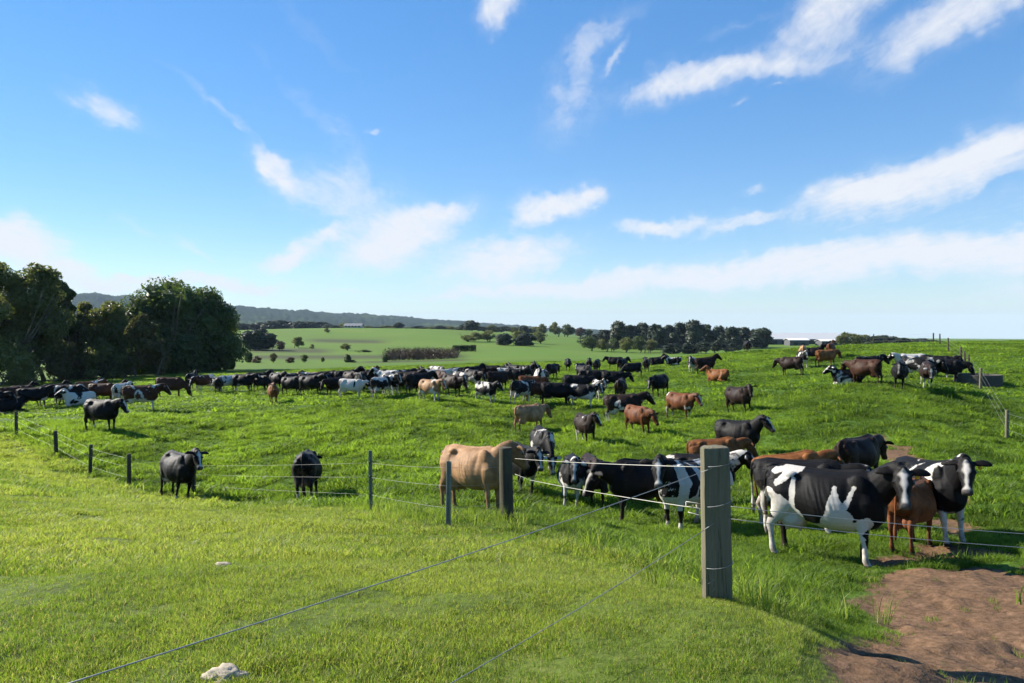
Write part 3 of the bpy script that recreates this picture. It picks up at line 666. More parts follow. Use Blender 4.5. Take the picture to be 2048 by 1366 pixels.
# ---- cluster on the left under the big trees
LC = 'in the huddle before the big trees'
for a in ((-14, 826, 330, 'droop', 'black', 'black cow at the fence end of the huddle before the big trees'),
          (28, 812, 15, 'droop', 'brown', 'brown cow in the huddle before the big trees'),
          (68, 818, 355, 'level', 'black_w', 'black cow standing side on in front of the huddle'),
          (20, 824, 200, 'lying', 'black', 'black cow lying in front of the huddle before the big trees'),
          (105, 810, 20, 'droop', 'black', 'black cow at the middle of the huddle before the big trees'),
          (142, 812, 350, 'graze', 'hf', 'black cow with white rump in the huddle before the big trees'),
          (160, 811, 185, 'lying', 'hw', 'white cow lying on the grass beside the huddle'),
          (205, 806, 340, 'droop', 'brown', 'brown cow with lowered head behind the cow with the white belly'),
          (178, 800, 20, 'level', 'red_w', 'red and white cow behind the white cow lying on the grass'),
          (243, 806, 60, 'level', 'hw', 'white cow tucked behind the brown and tan cow'),
          (45, 790, 0, 'lying', 'black', 'black cow lying in the tree shade'), (110, 788, 10, 'lying', 'black', 'black cow lying in the tree shade'),
          (178, 784, 350, 'lying', 'dbrown', 'dark brown cow lying in the tree shade'), (228, 788, 0, 'lying', 'brown', 'brown cow lying in the tree shade')): cow(*a, .86)
# ---- dense herd along the valley floor
def herd_label(coat, pose, head=0, D=50):
    c = {'black': 'black', 'black_w': 'black cow with little white', 'hf': 'black and white', 'hw': 'mostly white black marked', 'dbrown': 'dark brown', 'dbrown_w': 'dark brown and white', 'brown': 'brown', 'brown_w': 'brown and white', 'red': 'red brown', 'red_w': 'red and white', 'orange': 'orange', 'tan': 'fawn', 'tan_w': 'fawn and white'}[coat]
    c = c if 'cow' in c else c + ' cow'
    to = ['the right slope', 'the far hill', 'the big trees', 'the fence'][int(((head + 45) % 360) // 90)]
    row = 'front' if D < 46.5 else 'middle' if D < 53 else 'back' if D < 64 else 'farthest'
    return c + {'graze': ' grazing', 'lying': ' lying', 'droop': ' with lowered head'}.get(pose, ' with raised head' if pose == 'up' else ' standing') + ' facing ' + to + ', ' + row + ' row of herd'
MID = [(384, 779, 100, 'droop', 'black'), (410, 784, 200, 'droop', 'brown_w'), (437, 786, 85, 'up', 'black'), (456, 783, 270, 'droop', 'hw'), (492, 784, 352, 'level', 'black_w'), (515, 777, 350, 'up', 'black'),
 (528, 781, 5, 'droop', 'black'), (548, 806, 275, 'level', 'orange'), (556, 774, 0, 'droop', 'black'), (585, 790, 355, 'droop', 'black'), (572, 778, 180, 'level', 'hf'), (600, 772, 10, 'droop', 'dbrown'),
 (624, 790, 300, 'level', 'black'), (612, 776, 180, 'level', 'tan_w'), (642, 780, 290, 'droop', 'black'), (655, 772, 0, 'level', 'black'), (670, 790, 275, 'droop', 'dbrown'), (690, 776, 350, 'up', 'black'),
 (702, 796, 280, 'droop', 'hw'), (722, 786, 300, 'level', 'black'), (738, 775, 10, 'droop', 'brown'), (764, 794, 352, 'droop', 'hf'), (782, 790, 290, 'level', 'hf'), (775, 772, 180, 'up', 'hw'), (800, 780, 340, 'droop', 'hf'),
 (818, 786, 350, 'droop', 'dbrown'), (838, 788, 0, 'level', 'black'), (822, 770, 0, 'level', 'red_w'), (845, 768, 350, 'droop', 'hw'), (856, 758, 170, 'up', 'black'), (860, 801, 312, 'level', 'tan_w'), (880, 782, 350, 'droop', 'brown'),
 (874, 770, 20, 'level', 'hw'), (905, 791, 335, 'droop', 'dbrown'), (898, 764, 355, 'level', 'hw'), (918, 780, 340, 'droop', 'hf'), (925, 766, 0, 'level', 'hf'), (945, 776, 345, 'droop', 'hf'), (938, 758, 350, 'up', 'black'), (955, 764, 340, 'level', 'dbrown'),
 (972, 804, 316, 'level', 'hf'), (995, 778, 30, 'droop', 'dbrown'), (1012, 766, 350, 'droop', 'hw'), (1030, 770, 15, 'up', 'black'), (1024, 756, 60, 'up', 'black'), (1048, 764, 340, 'up', 'hf'), (1062, 760, 0, 'droop', 'black'), (1072, 756, 90, 'up', 'black'),
 (1078, 778, 280, 'level', 'hw'), (1088, 770, 300, 'up', 'hf'), (1103, 757, 60, 'droop', 'black'), (1042, 806, 60, 'droop', 'hf'), (1060, 792, 0, 'droop', 'red'), (1072, 806, 355, 'droop', 'brown'), (1112, 810, 5, 'droop', 'black'),
 (1164, 814, 344, 'graze', 'hf'), (1200, 798, 290, 'up', 'hf'), (1152, 792, 0, 'droop', 'black'), (1238, 798, 80, 'droop', 'dbrown'), (1192, 776, 180, 'droop', 'black'), (1228, 778, 0, 'droop', 'black'), (1166, 760, 300, 'level', 'black'),
 (1136, 742, 270, 'level', 'black'), (1162, 752, 250, 'level', 'black_w'), (1178, 742, 90, 'up', 'black'), (1194, 746, 80, 'droop', 'black'), (1230, 738, 170, 'level', 'black'), (1245, 743, 60, 'droop', 'black'), (1266, 753, 200, 'graze', 'black_w'),
 (1294, 743, 90, 'level', 'black'), (1314, 727, 0, 'lying', 'black'), (1348, 719, 180, 'lying', 'hf'), (990, 748, 0, 'droop', 'black'), (965, 750, 340, 'level', 'black'), (780, 762, 0, 'droop', 'hf'), (905, 752, 0, 'droop', 'black'), (880, 755, 180, 'droop', 'hf'),
 (650, 764, 350, 'droop', 'black'), (620, 766, 0, 'level', 'black'), (678, 766, 180, 'droop', 'dbrown'), (590, 768, 0, 'up', 'black'), (710, 772, 0, 'droop', 'dbrown'), (748, 768, 350, 'droop', 'black'), (800, 766, 10, 'level', 'hf'), (1010, 752, 90, 'up', 'hf')]
def settle():
    rng = random.Random(4); P = []
    for (px, py, *_r) in MID:
        py = max(py, float(np.interp(px, [380, 560, 780, 860, 960, 1060, 1120, 1140], [777, 778, 776, 769, 765, 759, 757, 730]))) + rng.uniform(0, 1.5)
        P.append(hit(px, py)[:2])
    P = np.array(P)
    for _ in range(40):                                          # nobody stands inside a neighbour
        for i in range(len(P)):
            d = P[i] - P; L = np.hypot(d[:, 0] * 1.0, d[:, 1]); L[i] = 9; j = int(np.argmin(L))
            if L[j] < 1.35: k = d[j] / max(L[j], .05) * (1.35 - L[j]) * .3; P[i] += k * np.array([.5, 1.0]); P[j] -= k * np.array([.5, 1.0])
    return P
for a, q in zip(MID, settle()):
    rg = random.Random(int(a[0] * 7 + a[1])); hd_ = (a[2] + rg.uniform(-65, 65)) % 360 if a[0] < 1100 and a[4] not in ('orange', 'tan_w') else a[2]
    ps = a[3] if rg.random() > .3 or a[3] == 'lying' else rg.choice(['graze', 'half_left', 'half_right', 'level', 'up'])
    cow(CX + F * q[0] / q[1], 0, hd_, ps, a[4], herd_label(a[4], ps, hd_, q[1]), rg.uniform(.84, .96), D=q[1])
# ---- on the right slope
for a in ((1320, 792, 240, 'droop', 'black', 'black cow standing alone between the dense herd and the chestnut cows'),
          (1385, 746, 262, 'up', 'hf', 'black and white cow beside a dark brown cow above the lying orange cow'), (1412, 747, 20, 'up', 'dbrown', 'dark brown cow standing just above the lying orange cow'),
          (1437, 762, 150, 'lying', 'orange', 'orange cow lying on the right slope'), (1495, 706, 100, 'droop', 'black', 'black cow far off on the brow of the slope'),
          (1584, 751, 152, 'droop', 'dbrown', 'dark brown cow standing side on below the cows at the brow'), (1606, 735, 285, 'level', 'hf', 'black and white cow at the brow beside a fawn cow'),
          (1607, 722, 90, 'droop', 'tan', 'fawn cow at the brow behind a black and white cow'), (1628, 713, 0, 'lying', 'black', 'black cow lying at the brow of the slope'),
          (1652, 733, 35, 'droop', 'orange', 'orange tan cow standing at the brow of the slope'), (1662, 716, 80, 'up', 'red', 'red brown cow behind the orange tan cow at the brow'),
          (1732, 769, 148, 'droop', 'brown', 'brown cow standing before a black and white cow above the lying cow'), (1738, 757, 40, 'level', 'hf', 'black and white cow standing right behind the brown cow'),
          (1700, 769, 195, 'lying', 'hf', 'black and white cow lying down beside the brown cow'), (1798, 776, 268, 'level', 'black', 'black cow facing down the slope near the water trough'),
          (1852, 775, 275, 'droop', 'dbrown_w', 'dark brown cow with pale back facing down the slope near the trough'), (1838, 760, 350, 'droop', 'hf', 'black and white cow standing between the two cows near the trough'),
          (1888, 764, 352, 'droop', 'black_w', 'black cow with white legs drinking at the water trough'), (1872, 756, 355, 'level', 'hf', 'black and white cow behind the cow drinking at the trough'),
          (1822, 752, 200, 'level', 'hw', 'mostly white cow behind the black cow near the trough')): cow(*a, .94)
print('cows', n_cow, round(time.time() - T0, 1))
# ------------------------------------------------------------------ fences, gate, trough
def wood_material(name, a, b_):
    m, t, out = material(name); oc = t.node('ShaderNodeTexCoord').outputs['Object']
    g = t.noise(t.vmath('MULTIPLY', oc, (38, 38, 1.6)), 1.0, 5, .7, .6); n2 = t.noise(oc, 3.2, 4, .6); kn = t.noise(t.vmath('MULTIPLY', oc, (5, 5, 3.2)), 1.0, 1, .5)
    c = t.mix(t.remap(g, .3, .7), a, b_); c = t.mix(t.remap(n2, .45, .75, 0, .55), c, (.10, .115, .062))
    c = t.mix(t.remap(kn, .70, .73, 0, .85), c, (.02, .014, .010)); c = t.mix(t.remap(g, .60, .66, 0, .6), c, (.03, .024, .018))
    principled(t, out, c, .88, .15, t.math('SUBTRACT', g, t.remap(g, .60, .66, 0, .6)), .7, .012)
    return m
M_POST = wood_material('weathered_pine_post', (.19, .165, .115), (.115, .105, .072)); M_POSTD = wood_material('old_dark_post', (.085, .072, .052), (.045, .040, .030))
def metal(name, col, rough, met=1.0):
    m, t, out = material(name); oc = t.node('ShaderNodeNewGeometry').outputs['Position']
    n = t.noise(oc, 60, 3, .6); c = t.mix(t.remap(n, .4, .7, 0, .5), col, tuple(v * .5 for v in col))
    p = principled(t, out, c, rough, .4); p.inputs['Metallic'].default_value = met; return m
M_WIRE = metal('galvanised_wire', (.32, .32, .31), .55, .4); M_STEEL = metal('painted_steel_picket', (.16, .19, .185), .6, .3); M_POLY = plain('white_poly_wire', (.50, .48, .43), .7, .2)
M_INS = plain('black_plastic_insulator', (.02, .02, .022), .45, .4); M_TAGW = plain('pale_plastic_tag', (.55, .53, .48), .5, .4)

def post_mesh(h, r, seed, seg=18, flat=0.0, depth=.25):
    rng = random.Random(seed); n = 14; V = []; Fc = []
    lx, ly = rng.uniform(-.012, .012), rng.uniform(-.012, .012); ph = [rng.uniform(0, 6.28) for _ in range(4)]
    zs = [-depth] + list(np.linspace(-.02, h - .012, n - 3)) + [h - .003, h]
    for i, z in enumerate(zs):
        u = max(0, z) / h; k = r * (1.03 - .05 * u) * (.955 if i == n - 2 else .90 if i == n - 1 else 1)
        for j in range(seg):
            a = 2 * math.pi * j / seg
            q = k * (1 + .030 * math.sin(3 * a + ph[0] + u) + .018 * math.sin(7 * a + ph[1]) + .012 * math.sin(5 * u * 3 + a * 2 + ph[2]) + .008 * math.sin(13 * a + ph[3]))
            y = q * math.sin(a)
            if flat: y = max(y, -k * flat)
            V.append((q * math.cos(a) + lx * u, y + ly * u, z + (rng.uniform(-.004, .004) if i == n - 1 else 0)))
    for i in range(n - 1):
        for j in range(seg): j2 = (j + 1) % seg; Fc.append((i * seg + j, i * seg + j2, (i + 1) * seg + j2, (i + 1) * seg + j))
    Fc.append(tuple((n - 1) * seg + j for j in range(seg)))
    me = bpy.data.meshes.new('post'); me.from_pydata(V, [], Fc); me.update()
    me.polygons.foreach_set('use_smooth', [True] * (len(me.polygons) - 1) + [False]); me.set_sharp_from_angle(angle=R(40))
    return me
def picket_mesh(h):                                              # Y section steel picket
    b = MB()
    for a in (90, 210, 330):
        c, s = math.cos(R(a)), math.sin(R(a)); w = .006
        P = [(c * .004 - s * w, s * .004 + c * w), (c * .042 - s * w, s * .042 + c * w), (c * .042 + s * w, s * .042 - c * w), (c * .004 + s * w, s * .004 - c * w)]
        b.add([(x, y, z) for z in (-.25, h) for x, y in P], [(0,1,5,4),(1,2,6,5),(2,3,7,6),(3,0,4,7),(4,5,6,7),(3,2,1,0)])
    return b.mesh('picket', False)
def add_post(parent, p, h, r, seed, mat, name='post', lean=(0, 0), me=None):
    me = me or post_mesh(h, r, seed)
    o = mesh_obj(name, me, mat, parent); o.location = (p[0], p[1], p[2]); o.rotation_euler = (lean[0], lean[1], random.Random(seed).uniform(0, 6))
    return o
def wire(parent, A, B, sag=.01, r=.002, mat=None, n=10, name='wire', seg=5):
    A = np.array(A, float); B = np.array(B, float); L = np.linalg.norm(B - A)
    C = [A + (B - A) * u - np.array([0, 0, 4 * sag * u * (1 - u)]) for u in np.linspace(0, 1, n)]
    return mesh_obj(name, MB().tube(C, r, seg).mesh('wire'), mat or M_WIRE, parent)
def up(p, h): return np.array([p[0], p[1], p[2] + h])

# paddock fence: wooden posts on the left, two steel pickets, up to the corner strainer
fa = empty('wire_fence'); tag(fa, 'post and wire fence along the left of the paddock ending at a thick corner post', 'fence')
FA = [at(-160, 40)] + FENCE_A
hs_ = [1.15, 1.13, 1.0, 1.1, 1.12, 1.12, 1.22, 1.08, 1.30]
for i, (p, h) in enumerate(zip(FA, hs_)):
    if i in (6, 7):
        o = add_post(fa, p, h, 0, i, M_STEEL, 'steel_picket', (R(.6), R(-.8)), picket_mesh(h))
        for zz in (.38, .72, 1.0):
            if zz < h: mesh_obj('insulator', MB().tube([(.035, 0, zz - .025), (.06, 0, zz), (.035, 0, zz + .025)], .011, 6).mesh('insulator'), M_INS, o)
    elif i == 8:
        o = add_post(fa, p, h, .115, 5, M_POSTD, 'corner_post', (R(1), R(.8)))
    else: add_post(fa, p, h, .058 + .006 * (i % 3), 20 + i, M_POSTD, 'post', (R((i % 3 - 1) * 1.2), R((i % 2) * 1.5 - .5)))
for zz in (.36, .70, .98):
    for i in range(len(FA) - 1):
        wire(fa, up(FA[i], min(zz, hs_[i] - .06)), up(FA[i + 1], min(zz, hs_[i + 1] - .06)), .02, .0019 if i >= 5 else .0024, n=8)
# lane fence: strainer post, two wires past the camera to an off-frame post, tied off round the post
fb = empty('lane_fence'); tag(fb, 'weathered thick pine strainer post with two wires running off along the grass lane', 'fence')
PB = POST_BIG.copy()
sp = mesh_obj('strainer_post', post_mesh(1.21, .107, 3, 28, .62), M_POST, fb); sp.location = PB; sp.rotation_euler = (R(.4), R(-.9), R(-8))
PO = np.array([-2.35, 1.0, float(H(-2.35, 1.0))])
add_post(fb, PO, 1.15, .07, 41, M_POSTD)
def ring(p, z, r, mat, parent, tilt=0.0, rr=.0022, name='wire_tie', turns=1):
    C = [(p[0] + r * math.cos(a), p[1] + r * math.sin(a), p[2] + z + tilt * math.cos(a) + .006 * a / 6.28) for a in np.linspace(0, 2 * math.pi * turns, 22 * turns)]
    return mesh_obj(name, MB().tube(C, rr, 5).mesh('wire_tie'), mat, parent)
w1 = up(PB, 1.09); w2 = up(PB, .80)
# the wires wrap the right side of the post and cross its face
def on_ray(px, py, D): d = pdir(px, py); return np.array([0, 0, CAMZ]) + d / d[1] * D
wire(fb, on_ray(1462, 922, 5.45), on_ray(1402, 945, 5.43), .0, .0024, n=4)
wire(fb, on_ray(1402, 945, 5.43), on_ray(40, 1398, 1.95), .02, .0025, n=24)
wire(fb, on_ray(1464, 1022, 5.45), on_ray(1408, 1060, 5.43), .0, .0024, n=4)
wire(fb, on_ray(1408, 1060, 5.43), on_ray(700, 1480, 2.9), .025, .0024, n=24)
for px0, py0, px1, py1 in ((1462, 1022, 1448, 1090), (1448, 1090, 1446, 1150), (1446, 1150, 1424, 1185), (1458, 1138, 1416, 1168)):
    wire(fb, on_ray(px0, py0, 5.44), on_ray(px1, py1, 5.435), .0, .0016, n=3, name='loose_wire_end')
for zz, tl in ((1.085, .02), (.795, .03), (.33, .02)): ring(PB, zz, .112, M_WIRE, fb, tl)
tg = mesh_obj('plastic_tag', MB().loft([(0, 0, .055), (0, 0, .02), (0, 0, -.05), (0, 0, -.06)], [.012, .022, .024, .016], [.006, .008, .008, .006], up=(0, 1, 0), seg=10, power=3).mesh('plastic_tag'), M_TAGW, fb); tg.location = on_ray(1459, 955, 5.52); tg.rotation_euler = (0, R(-10), 0)
# wire gate between the corner post and the strainer, with spring handles
ga = empty('wire_gate'); tag(ga, 'electric wire gate of three strands stretched between the corner post and the strainer post', 'gate')
PC = POST_CORNER
GW = [((1030, 917), (1404, 934)), ((1060, 960), (1404, 1018)), ((1032, 952), (1404, 1012))]
for (a0, b0) in GW[:2]:
    A = on_ray(a0[0], a0[1], 12.4 if a0[0] < 1050 else 12.1); B = on_ray(b0[0], b0[1], 5.62)
    wire(ga, A, B, .015, .0030, M_POLY, 14)
wire(ga, on_ray(1030, 948, 12.4), on_ray(1060, 960, 12.1), 0, .0030, M_POLY, 4)
for (x0, y0, x1, y1) in ((1372, 1003, 1404, 1008), (1372, 1004, 1372, 1013), (1372, 1013, 1404, 1017), (1376, 1024, 1404, 1032)):
    wire(ga, on_ray(x0, y0, 5.68), on_ray(x1, y1, 5.62), 0, .0034, M_POLY, 4, 'gate_handle')
# tape fence from the strainer post to the right
fc = empty('tape_fence'); tag(fc, 'two pale wires running right from the strainer post in front of the side on cow', 'fence')
for y0, y1 in ((1013, 1072), (1038, 1100)):
    wire(fc, on_ray(1462, y0, 5.6), on_ray(2120, y1, 6.6), .02, .0028, M_POLY, 18)
PR = np.array([6.2, 7.2, float(H(6.2, 7.2))]); 
add_post(fc, PR, 1.15, .07, 47, M_POSTD)
for y0, dz in ((1072, 0), (1100, 0)): wire(fc, on_ray(2120, y0, 6.6), on_ray(2120 + 300, y0 + 10, 7.0), 0, .0028, M_POLY, 4)
# hill fence on the right
fd = empty('hill_fence'); tag(fd, 'post and wire fence climbing the right hill past the water trough', 'fence')
HP = [(2300, 17, 1.15), (2016, 27.4, 1.12), (1962, 38.5, 1.1), (1938, 46, 1.1), (1930, 49, 1.1), (1922, 52, 1.1), (1897, 62, 1.15), (1880, 72, 1.1), (1867, 78, 1.1), (1747, 84, 1.2)]
HPp = [at(a, D) for a, D, _ in HP]
for i, (p, (_, _, h)) in enumerate(zip(HPp, HP)): add_post(fd, p, h, .06 + .004 * (i % 3), 60 + i, M_POSTD if i not in (1, 2) else M_POST, 'post', (R((i % 3 - 1) * 1.4), R(.8 - i % 2)))
for zz in (.4, .72, 1.0):
    for i in range(len(HPp) - 1): wire(fd, up(HPp[i], zz), up(HPp[i + 1], zz), .02, .0028 if i < 3 else .004, n=6, seg=4)
# round concrete trough
def trough():
    p = at(1957, 40.5); r, h, w = 1.15, .52, .09; V = []; Fc = []; n = 40
    prof = [(r, -.25), (r, h - .015), (r - .015, h), (r - w + .01, h), (r - w, h - .02), (r - w - .02, .12), (0.02, .12)]
    for (q, z) in prof:
        for k in range(n): a = 2 * math.pi * k / n; V.append((q * math.cos(a), q * math.sin(a), z))
    for i in range(len(prof) - 1):
        for k in range(n): k2 = (k + 1) % n; Fc.append((i * n + k, i * n + k2, (i + 1) * n + k2, (i + 1) * n + k))
    me = bpy.data.meshes.new('basin'); me.from_pydata(V, [], Fc); me.update(); me.polygons.foreach_set('use_smooth', [True] * len(me.polygons)); me.set_sharp_from_angle(angle=R(40))
    e = empty('water_trough', p); tag(e, 'round grey concrete water trough beside the hill fence', 'trough')
    mesh_obj('basin', me, plain('stained_concrete', (.085, .08, .07), .9, .2, 7, .7, .02), e)
    mw, t, out = material('trough_water'); principled(t, out, (.012, .018, .018), .06, .5, t.noise(t.node('ShaderNodeTexCoord').outputs['Object'], 9, 2), .05, .01)
    b = MB(); b.add([((r - w - .004) * math.cos(2 * math.pi * k / n), (r - w - .004) * math.sin(2 * math.pi * k / n), .43) for k in range(n)], [tuple(range(n))])
    mesh_obj('water_surface', b.mesh('water', False), mw, e)
trough()
# stones in the grass
M_ROCK = plain('pale_limestone', (.42, .36, .27), .9, .2, 14, .6, .02)
def rock(px, py, s, label, seed, flat=.35):
    p = hit(px, py); bm = bmesh.new(); bmesh.ops.create_icosphere(bm, subdivisions=4, radius=1); rng = random.Random(seed); o3 = [rng.uniform(0, 50) for _ in range(3)]
    from mathutils import noise as mn
    for v in bm.verts:
        q = v.co.copy(); k = 1 + .38 * mn.noise(q * 1.5 + Vector(o3)) + .20 * mn.noise(q * 4 + Vector(o3)) + .12 * mn.noise(q * 9 + Vector(o3)) + .07 * mn.noise(q * 18)
        v.co = Vector((q.x * k * s[0], q.y * k * s[1], q.z * k * s[2]))
    me = bpy.data.meshes.new('stone'); bm.to_mesh(me); bm.free(); me.polygons.foreach_set('use_smooth', [True] * len(me.polygons))
    o = mesh_obj('stone', me, M_ROCK); o.location = (p[0], p[1], p[2] + s[2] * .15); o.rotation_euler = (0, 0, rng.uniform(-.3, .3)); tag(o, label, 'stone', 'stones lying in the lane grass')
rock(448, 1358, (.105, .075, .045), 'large pale rough stone lying under the lower fence wire', 1)
rock(445, 1131, (.085, .05, .022), 'small flat pale stone lying in the lane grass', 2)
print('fences', round(time.time() - T0, 1))

# ------------------------------------------------------------------ trees, shrubs, farm buildings
def leaf_material(name, cols, trans, tf=.35):
    m, t, out = material(name); oi = t.node('ShaderNodeObjectInfo'); pos = t.node('ShaderNodeNewGeometry').outputs['Position']
    n = t.noise(pos, .9, 3, .6); rp = t.node('ShaderNodeNewGeometry').outputs['Random Per Island']
    f = t.math('ADD', t.math('MULTIPLY', n, .6), t.math('MULTIPLY', rp, .4)); c = t.ramp(f, [(.25, cols[0]), (.5, cols[1]), (.75, cols[2])])
    c = t.mix(t.math('MULTIPLY', oi.outputs['Random'], .35), c, tuple(v * .6 for v in cols[1]))
    d = t.node('ShaderNodeBsdfPrincipled'); t.put(d.inputs['Base Color'], c); d.inputs['Roughness'].default_value = .55; d.inputs['Specular IOR Level'].default_value = .25
    tr = t.node('ShaderNodeBsdfTranslucent'); t.put(tr.inputs[0], (*trans, 1)); ms = t.node('ShaderNodeMixShader'); ms.inputs[0].default_value = tf
    t.l.new(d.outputs[0], ms.inputs[1]); t.l.new(tr.outputs[0], ms.inputs[2]); t.l.new(ms.outputs[0], out.inputs[0]); return m
M_GUM = leaf_material('gum_leaves', [(.055, .070, .024), (.105, .122, .040), (.185, .180, .062)], (.22, .25, .05), .34)
M_DARK = leaf_material('cypress_leaves', [(.028, .050, .017), (.056, .088, .027), (.110, .140, .040)], (.12, .18, .03), .28)
M_PINE = leaf_material('pine_needles', [(.013, .024, .014), (.024, .038, .019), (.042, .056, .025)], (.03, .05, .02), .12)
M_OLIVE = leaf_material('olive_leaves', [(.060, .062, .022), (.095, .088, .030), (.14, .12, .04)], (.14, .14, .03), .25)
M_RUST = leaf_material('rusty_twigs', [(.07, .042, .026), (.11, .066, .040), (.15, .095, .055)], (.10, .06, .03), .15)
M_BARK = wood_material('tree_bark', (.14, .115, .085), (.06, .05, .038)); M_TWIG = plain('bare_twigs', (.15, .105, .085), .9, .1)

def crown_arrays(rng, lobes, nleaf, leaf, squash=1.0, shell=.55, core=0):
    """leaf quads spread through a list of lobes (x, y, z, r)"""
    L = np.array(lobes); w = L[:, 3] ** 2; w /= w.sum(); idx = rng.choice(len(L), nleaf, p=w)
    d = rng.normal(size=(nleaf, 3)); d /= np.linalg.norm(d, axis=1)[:, None]
    rad = L[idx, 3] * (shell + (1.05 - shell) * rng.random(nleaf) ** .6)
    c = L[idx, :3] + d * rad[:, None] * np.array([1, 1, squash])
    nn = d * .7 + rng.normal(size=(nleaf, 3)) * .75 + np.array([0, 0, .3]); nn /= np.linalg.norm(nn, axis=1)[:, None]
    a = np.cross(nn, rng.normal(size=(nleaf, 3))); a /= np.linalg.norm(a, axis=1)[:, None]; b_ = np.cross(nn, a)
    s = leaf * (.55 + .9 * rng.random(nleaf))[:, None]; e = .55
    V = np.stack([c - a * s, c - b_ * s * e + nn * s * .15, c + a * s, c + b_ * s * e + nn * s * .15], 1).reshape(-1, 3)
    Q = np.arange(nleaf * 4).reshape(-1, 4)
    if core:                                                     # dense inner foliage of each lobe
        for (x, y, z, r) in lobes:
            n0 = len(V); pts = []
            for i in range(1, 5):
                for k in range(8):
                    a, p = 6.283 * k / 8 + i * .4, math.pi * i / 5; q = r * core * (.8 + .4 * rng.random()); pts.append((x + q * math.sin(p) * math.cos(a), y + q * math.sin(p) * math.sin(a), z + q * squash * math.cos(p)))
            V = np.vstack([V, pts]); Q = np.vstack([Q] + [[(n0 + i * 8 + k, n0 + (i + 1) * 8 + k, n0 + (i + 1) * 8 + (k + 1) % 8, n0 + i * 8 + (k + 1) % 8)] for i in range(3) for k in range(8)])
    return V, Q
def lobes_round(rng, n, w, h, z0, top=1.0):
    out = []
    for k in range(n):
        a = rng.random() * 6.283; u = (k + .5) / n; z = z0 + (h - z0) * u
        pr = math.sqrt(max(.05, 1 - (2 * (u ** .85) - 1) ** 2)) if top else 1
        q = math.sqrt(rng.random()) * .78 * pr
        out.append((math.cos(a) * q * w / 2, math.sin(a) * q * w / 2, z - .04 * h, w * (.15 + .10 * rng.random()) * (.8 + .4 * pr)))
    return out
def trunk_mesh(rng, h, r, fork, spread, stems=1):
    b = MB()
    for s in range(stems):
        ox, oy = (0, 0) if stems == 1 else rng.normal(size=2) * spread * .18
        lx, ly = rng.normal(size=2) * spread * .12
        C = [(ox + lx * u * u, oy + ly * u * u, -.4 + (fork + .4) * u) for u in np.linspace(0, 1, 6)]
        b.loft(C, [r * (1.25 - .55 * u) for u in np.linspace(0, 1, 6)], [r * (1.25 - .55 * u) for u in np.linspace(0, 1, 6)], up=(1, 0, 0), seg=8)
        for k in range(5 if stems == 1 else 3):
            a = rng.random() * 6.28; e = np.array([C[-1][0] + math.cos(a) * spread * (.3 + .3 * rng.random()), C[-1][1] + math.sin(a) * spread * (.3 + .3 * rng.random()), fork + (h - fork) * (.45 + .4 * rng.random())])
            s0 = np.array(C[-2 if k % 2 else -1]); mid = (s0 + e) / 2 + np.array([0, 0, -.05 * h])
            P = [(1-u)**2 * s0 + 2*(1-u)*u * mid + u*u * e for u in np.linspace(0, 1, 6)]
            b.loft(P, [r * .55 * (1 - .8 * u) for u in np.linspace(0, 1, 6)], [r * .55 * (1 - .8 * u) for u in np.linspace(0, 1, 6)], up=(1, 0, 0), seg=6)
    return b.mesh('trunk')
def tree_meshes(seed, w, h, kind, nleaf, leaf):
    rng = np.random.default_rng(seed)
    if kind == 'gum':
        z0 = h * .26; lob = lobes_round(rng, 26, w, h, z0); lob = [(x, y, z, r * .76) for x, y, z, r in lob]
        V, Q = crown_arrays(rng, lob, nleaf, leaf, .75, .6, .5); tm = trunk_mesh(rng, h, w * .028, h * .34, w, 2)
    elif kind == 'round':
        lob = lobes_round(rng, 34, w, h, h * .08); V, Q = crown_arrays(rng, lob, nleaf, leaf, .85, .62, .66 if nleaf > 5000 else .8); tm = trunk_mesh(rng, h, w * .035, h * .3, w, 1)
    elif kind == 'pine':
        lob = lobes_round(rng, 26, w, h, h * .10); V, Q = crown_arrays(rng, lob, nleaf, leaf, .85, .6, .86); tm = trunk_mesh(rng, h, w * .03, h * .35, w, 1)
    else:                                                       # bush
        lob = lobes_round(rng, 12, w, h, h * .12); V, Q = crown_arrays(rng, lob, nleaf, leaf, .9, .3, .6); tm = trunk_mesh(rng, h, w * .03, h * .2, w, 2)
    V[:, 2] = np.maximum(V[:, 2], .05)
    return np_mesh('crown', V, Q, False), tm
def tree(px, D, top, wpx, kind, mat, label, seed, group=None, nleaf=None, leaf=None, name='tree', cat='tree', meshes=None):
    p = at(px, D); d = pdir(px, top); h = CAMZ + d[2] / d[1] * D - p[2]; w = wpx / F * D
    e = empty(name, (p[0], p[1], p[2] - .05), (seed * 2.399) % 6.28); tag(e, label, cat, group)
    if meshes is None:
        cm, tm = tree_meshes(seed, w, h, kind, nleaf, leaf)
    else:
        cm, tm = meshes; e.scale = (w, w, h)
    c = mesh_obj('crown', cm, None, e); t_ = mesh_obj('trunk', tm, None, e)
    if not cm.materials: cm.materials.append(mat)
    elif cm.materials[0] != mat:
        c.material_slots[0].link = 'OBJECT'; c.material_slots[0].material = mat
    if not tm.materials: tm.materials.append(M_BARK)
    return e
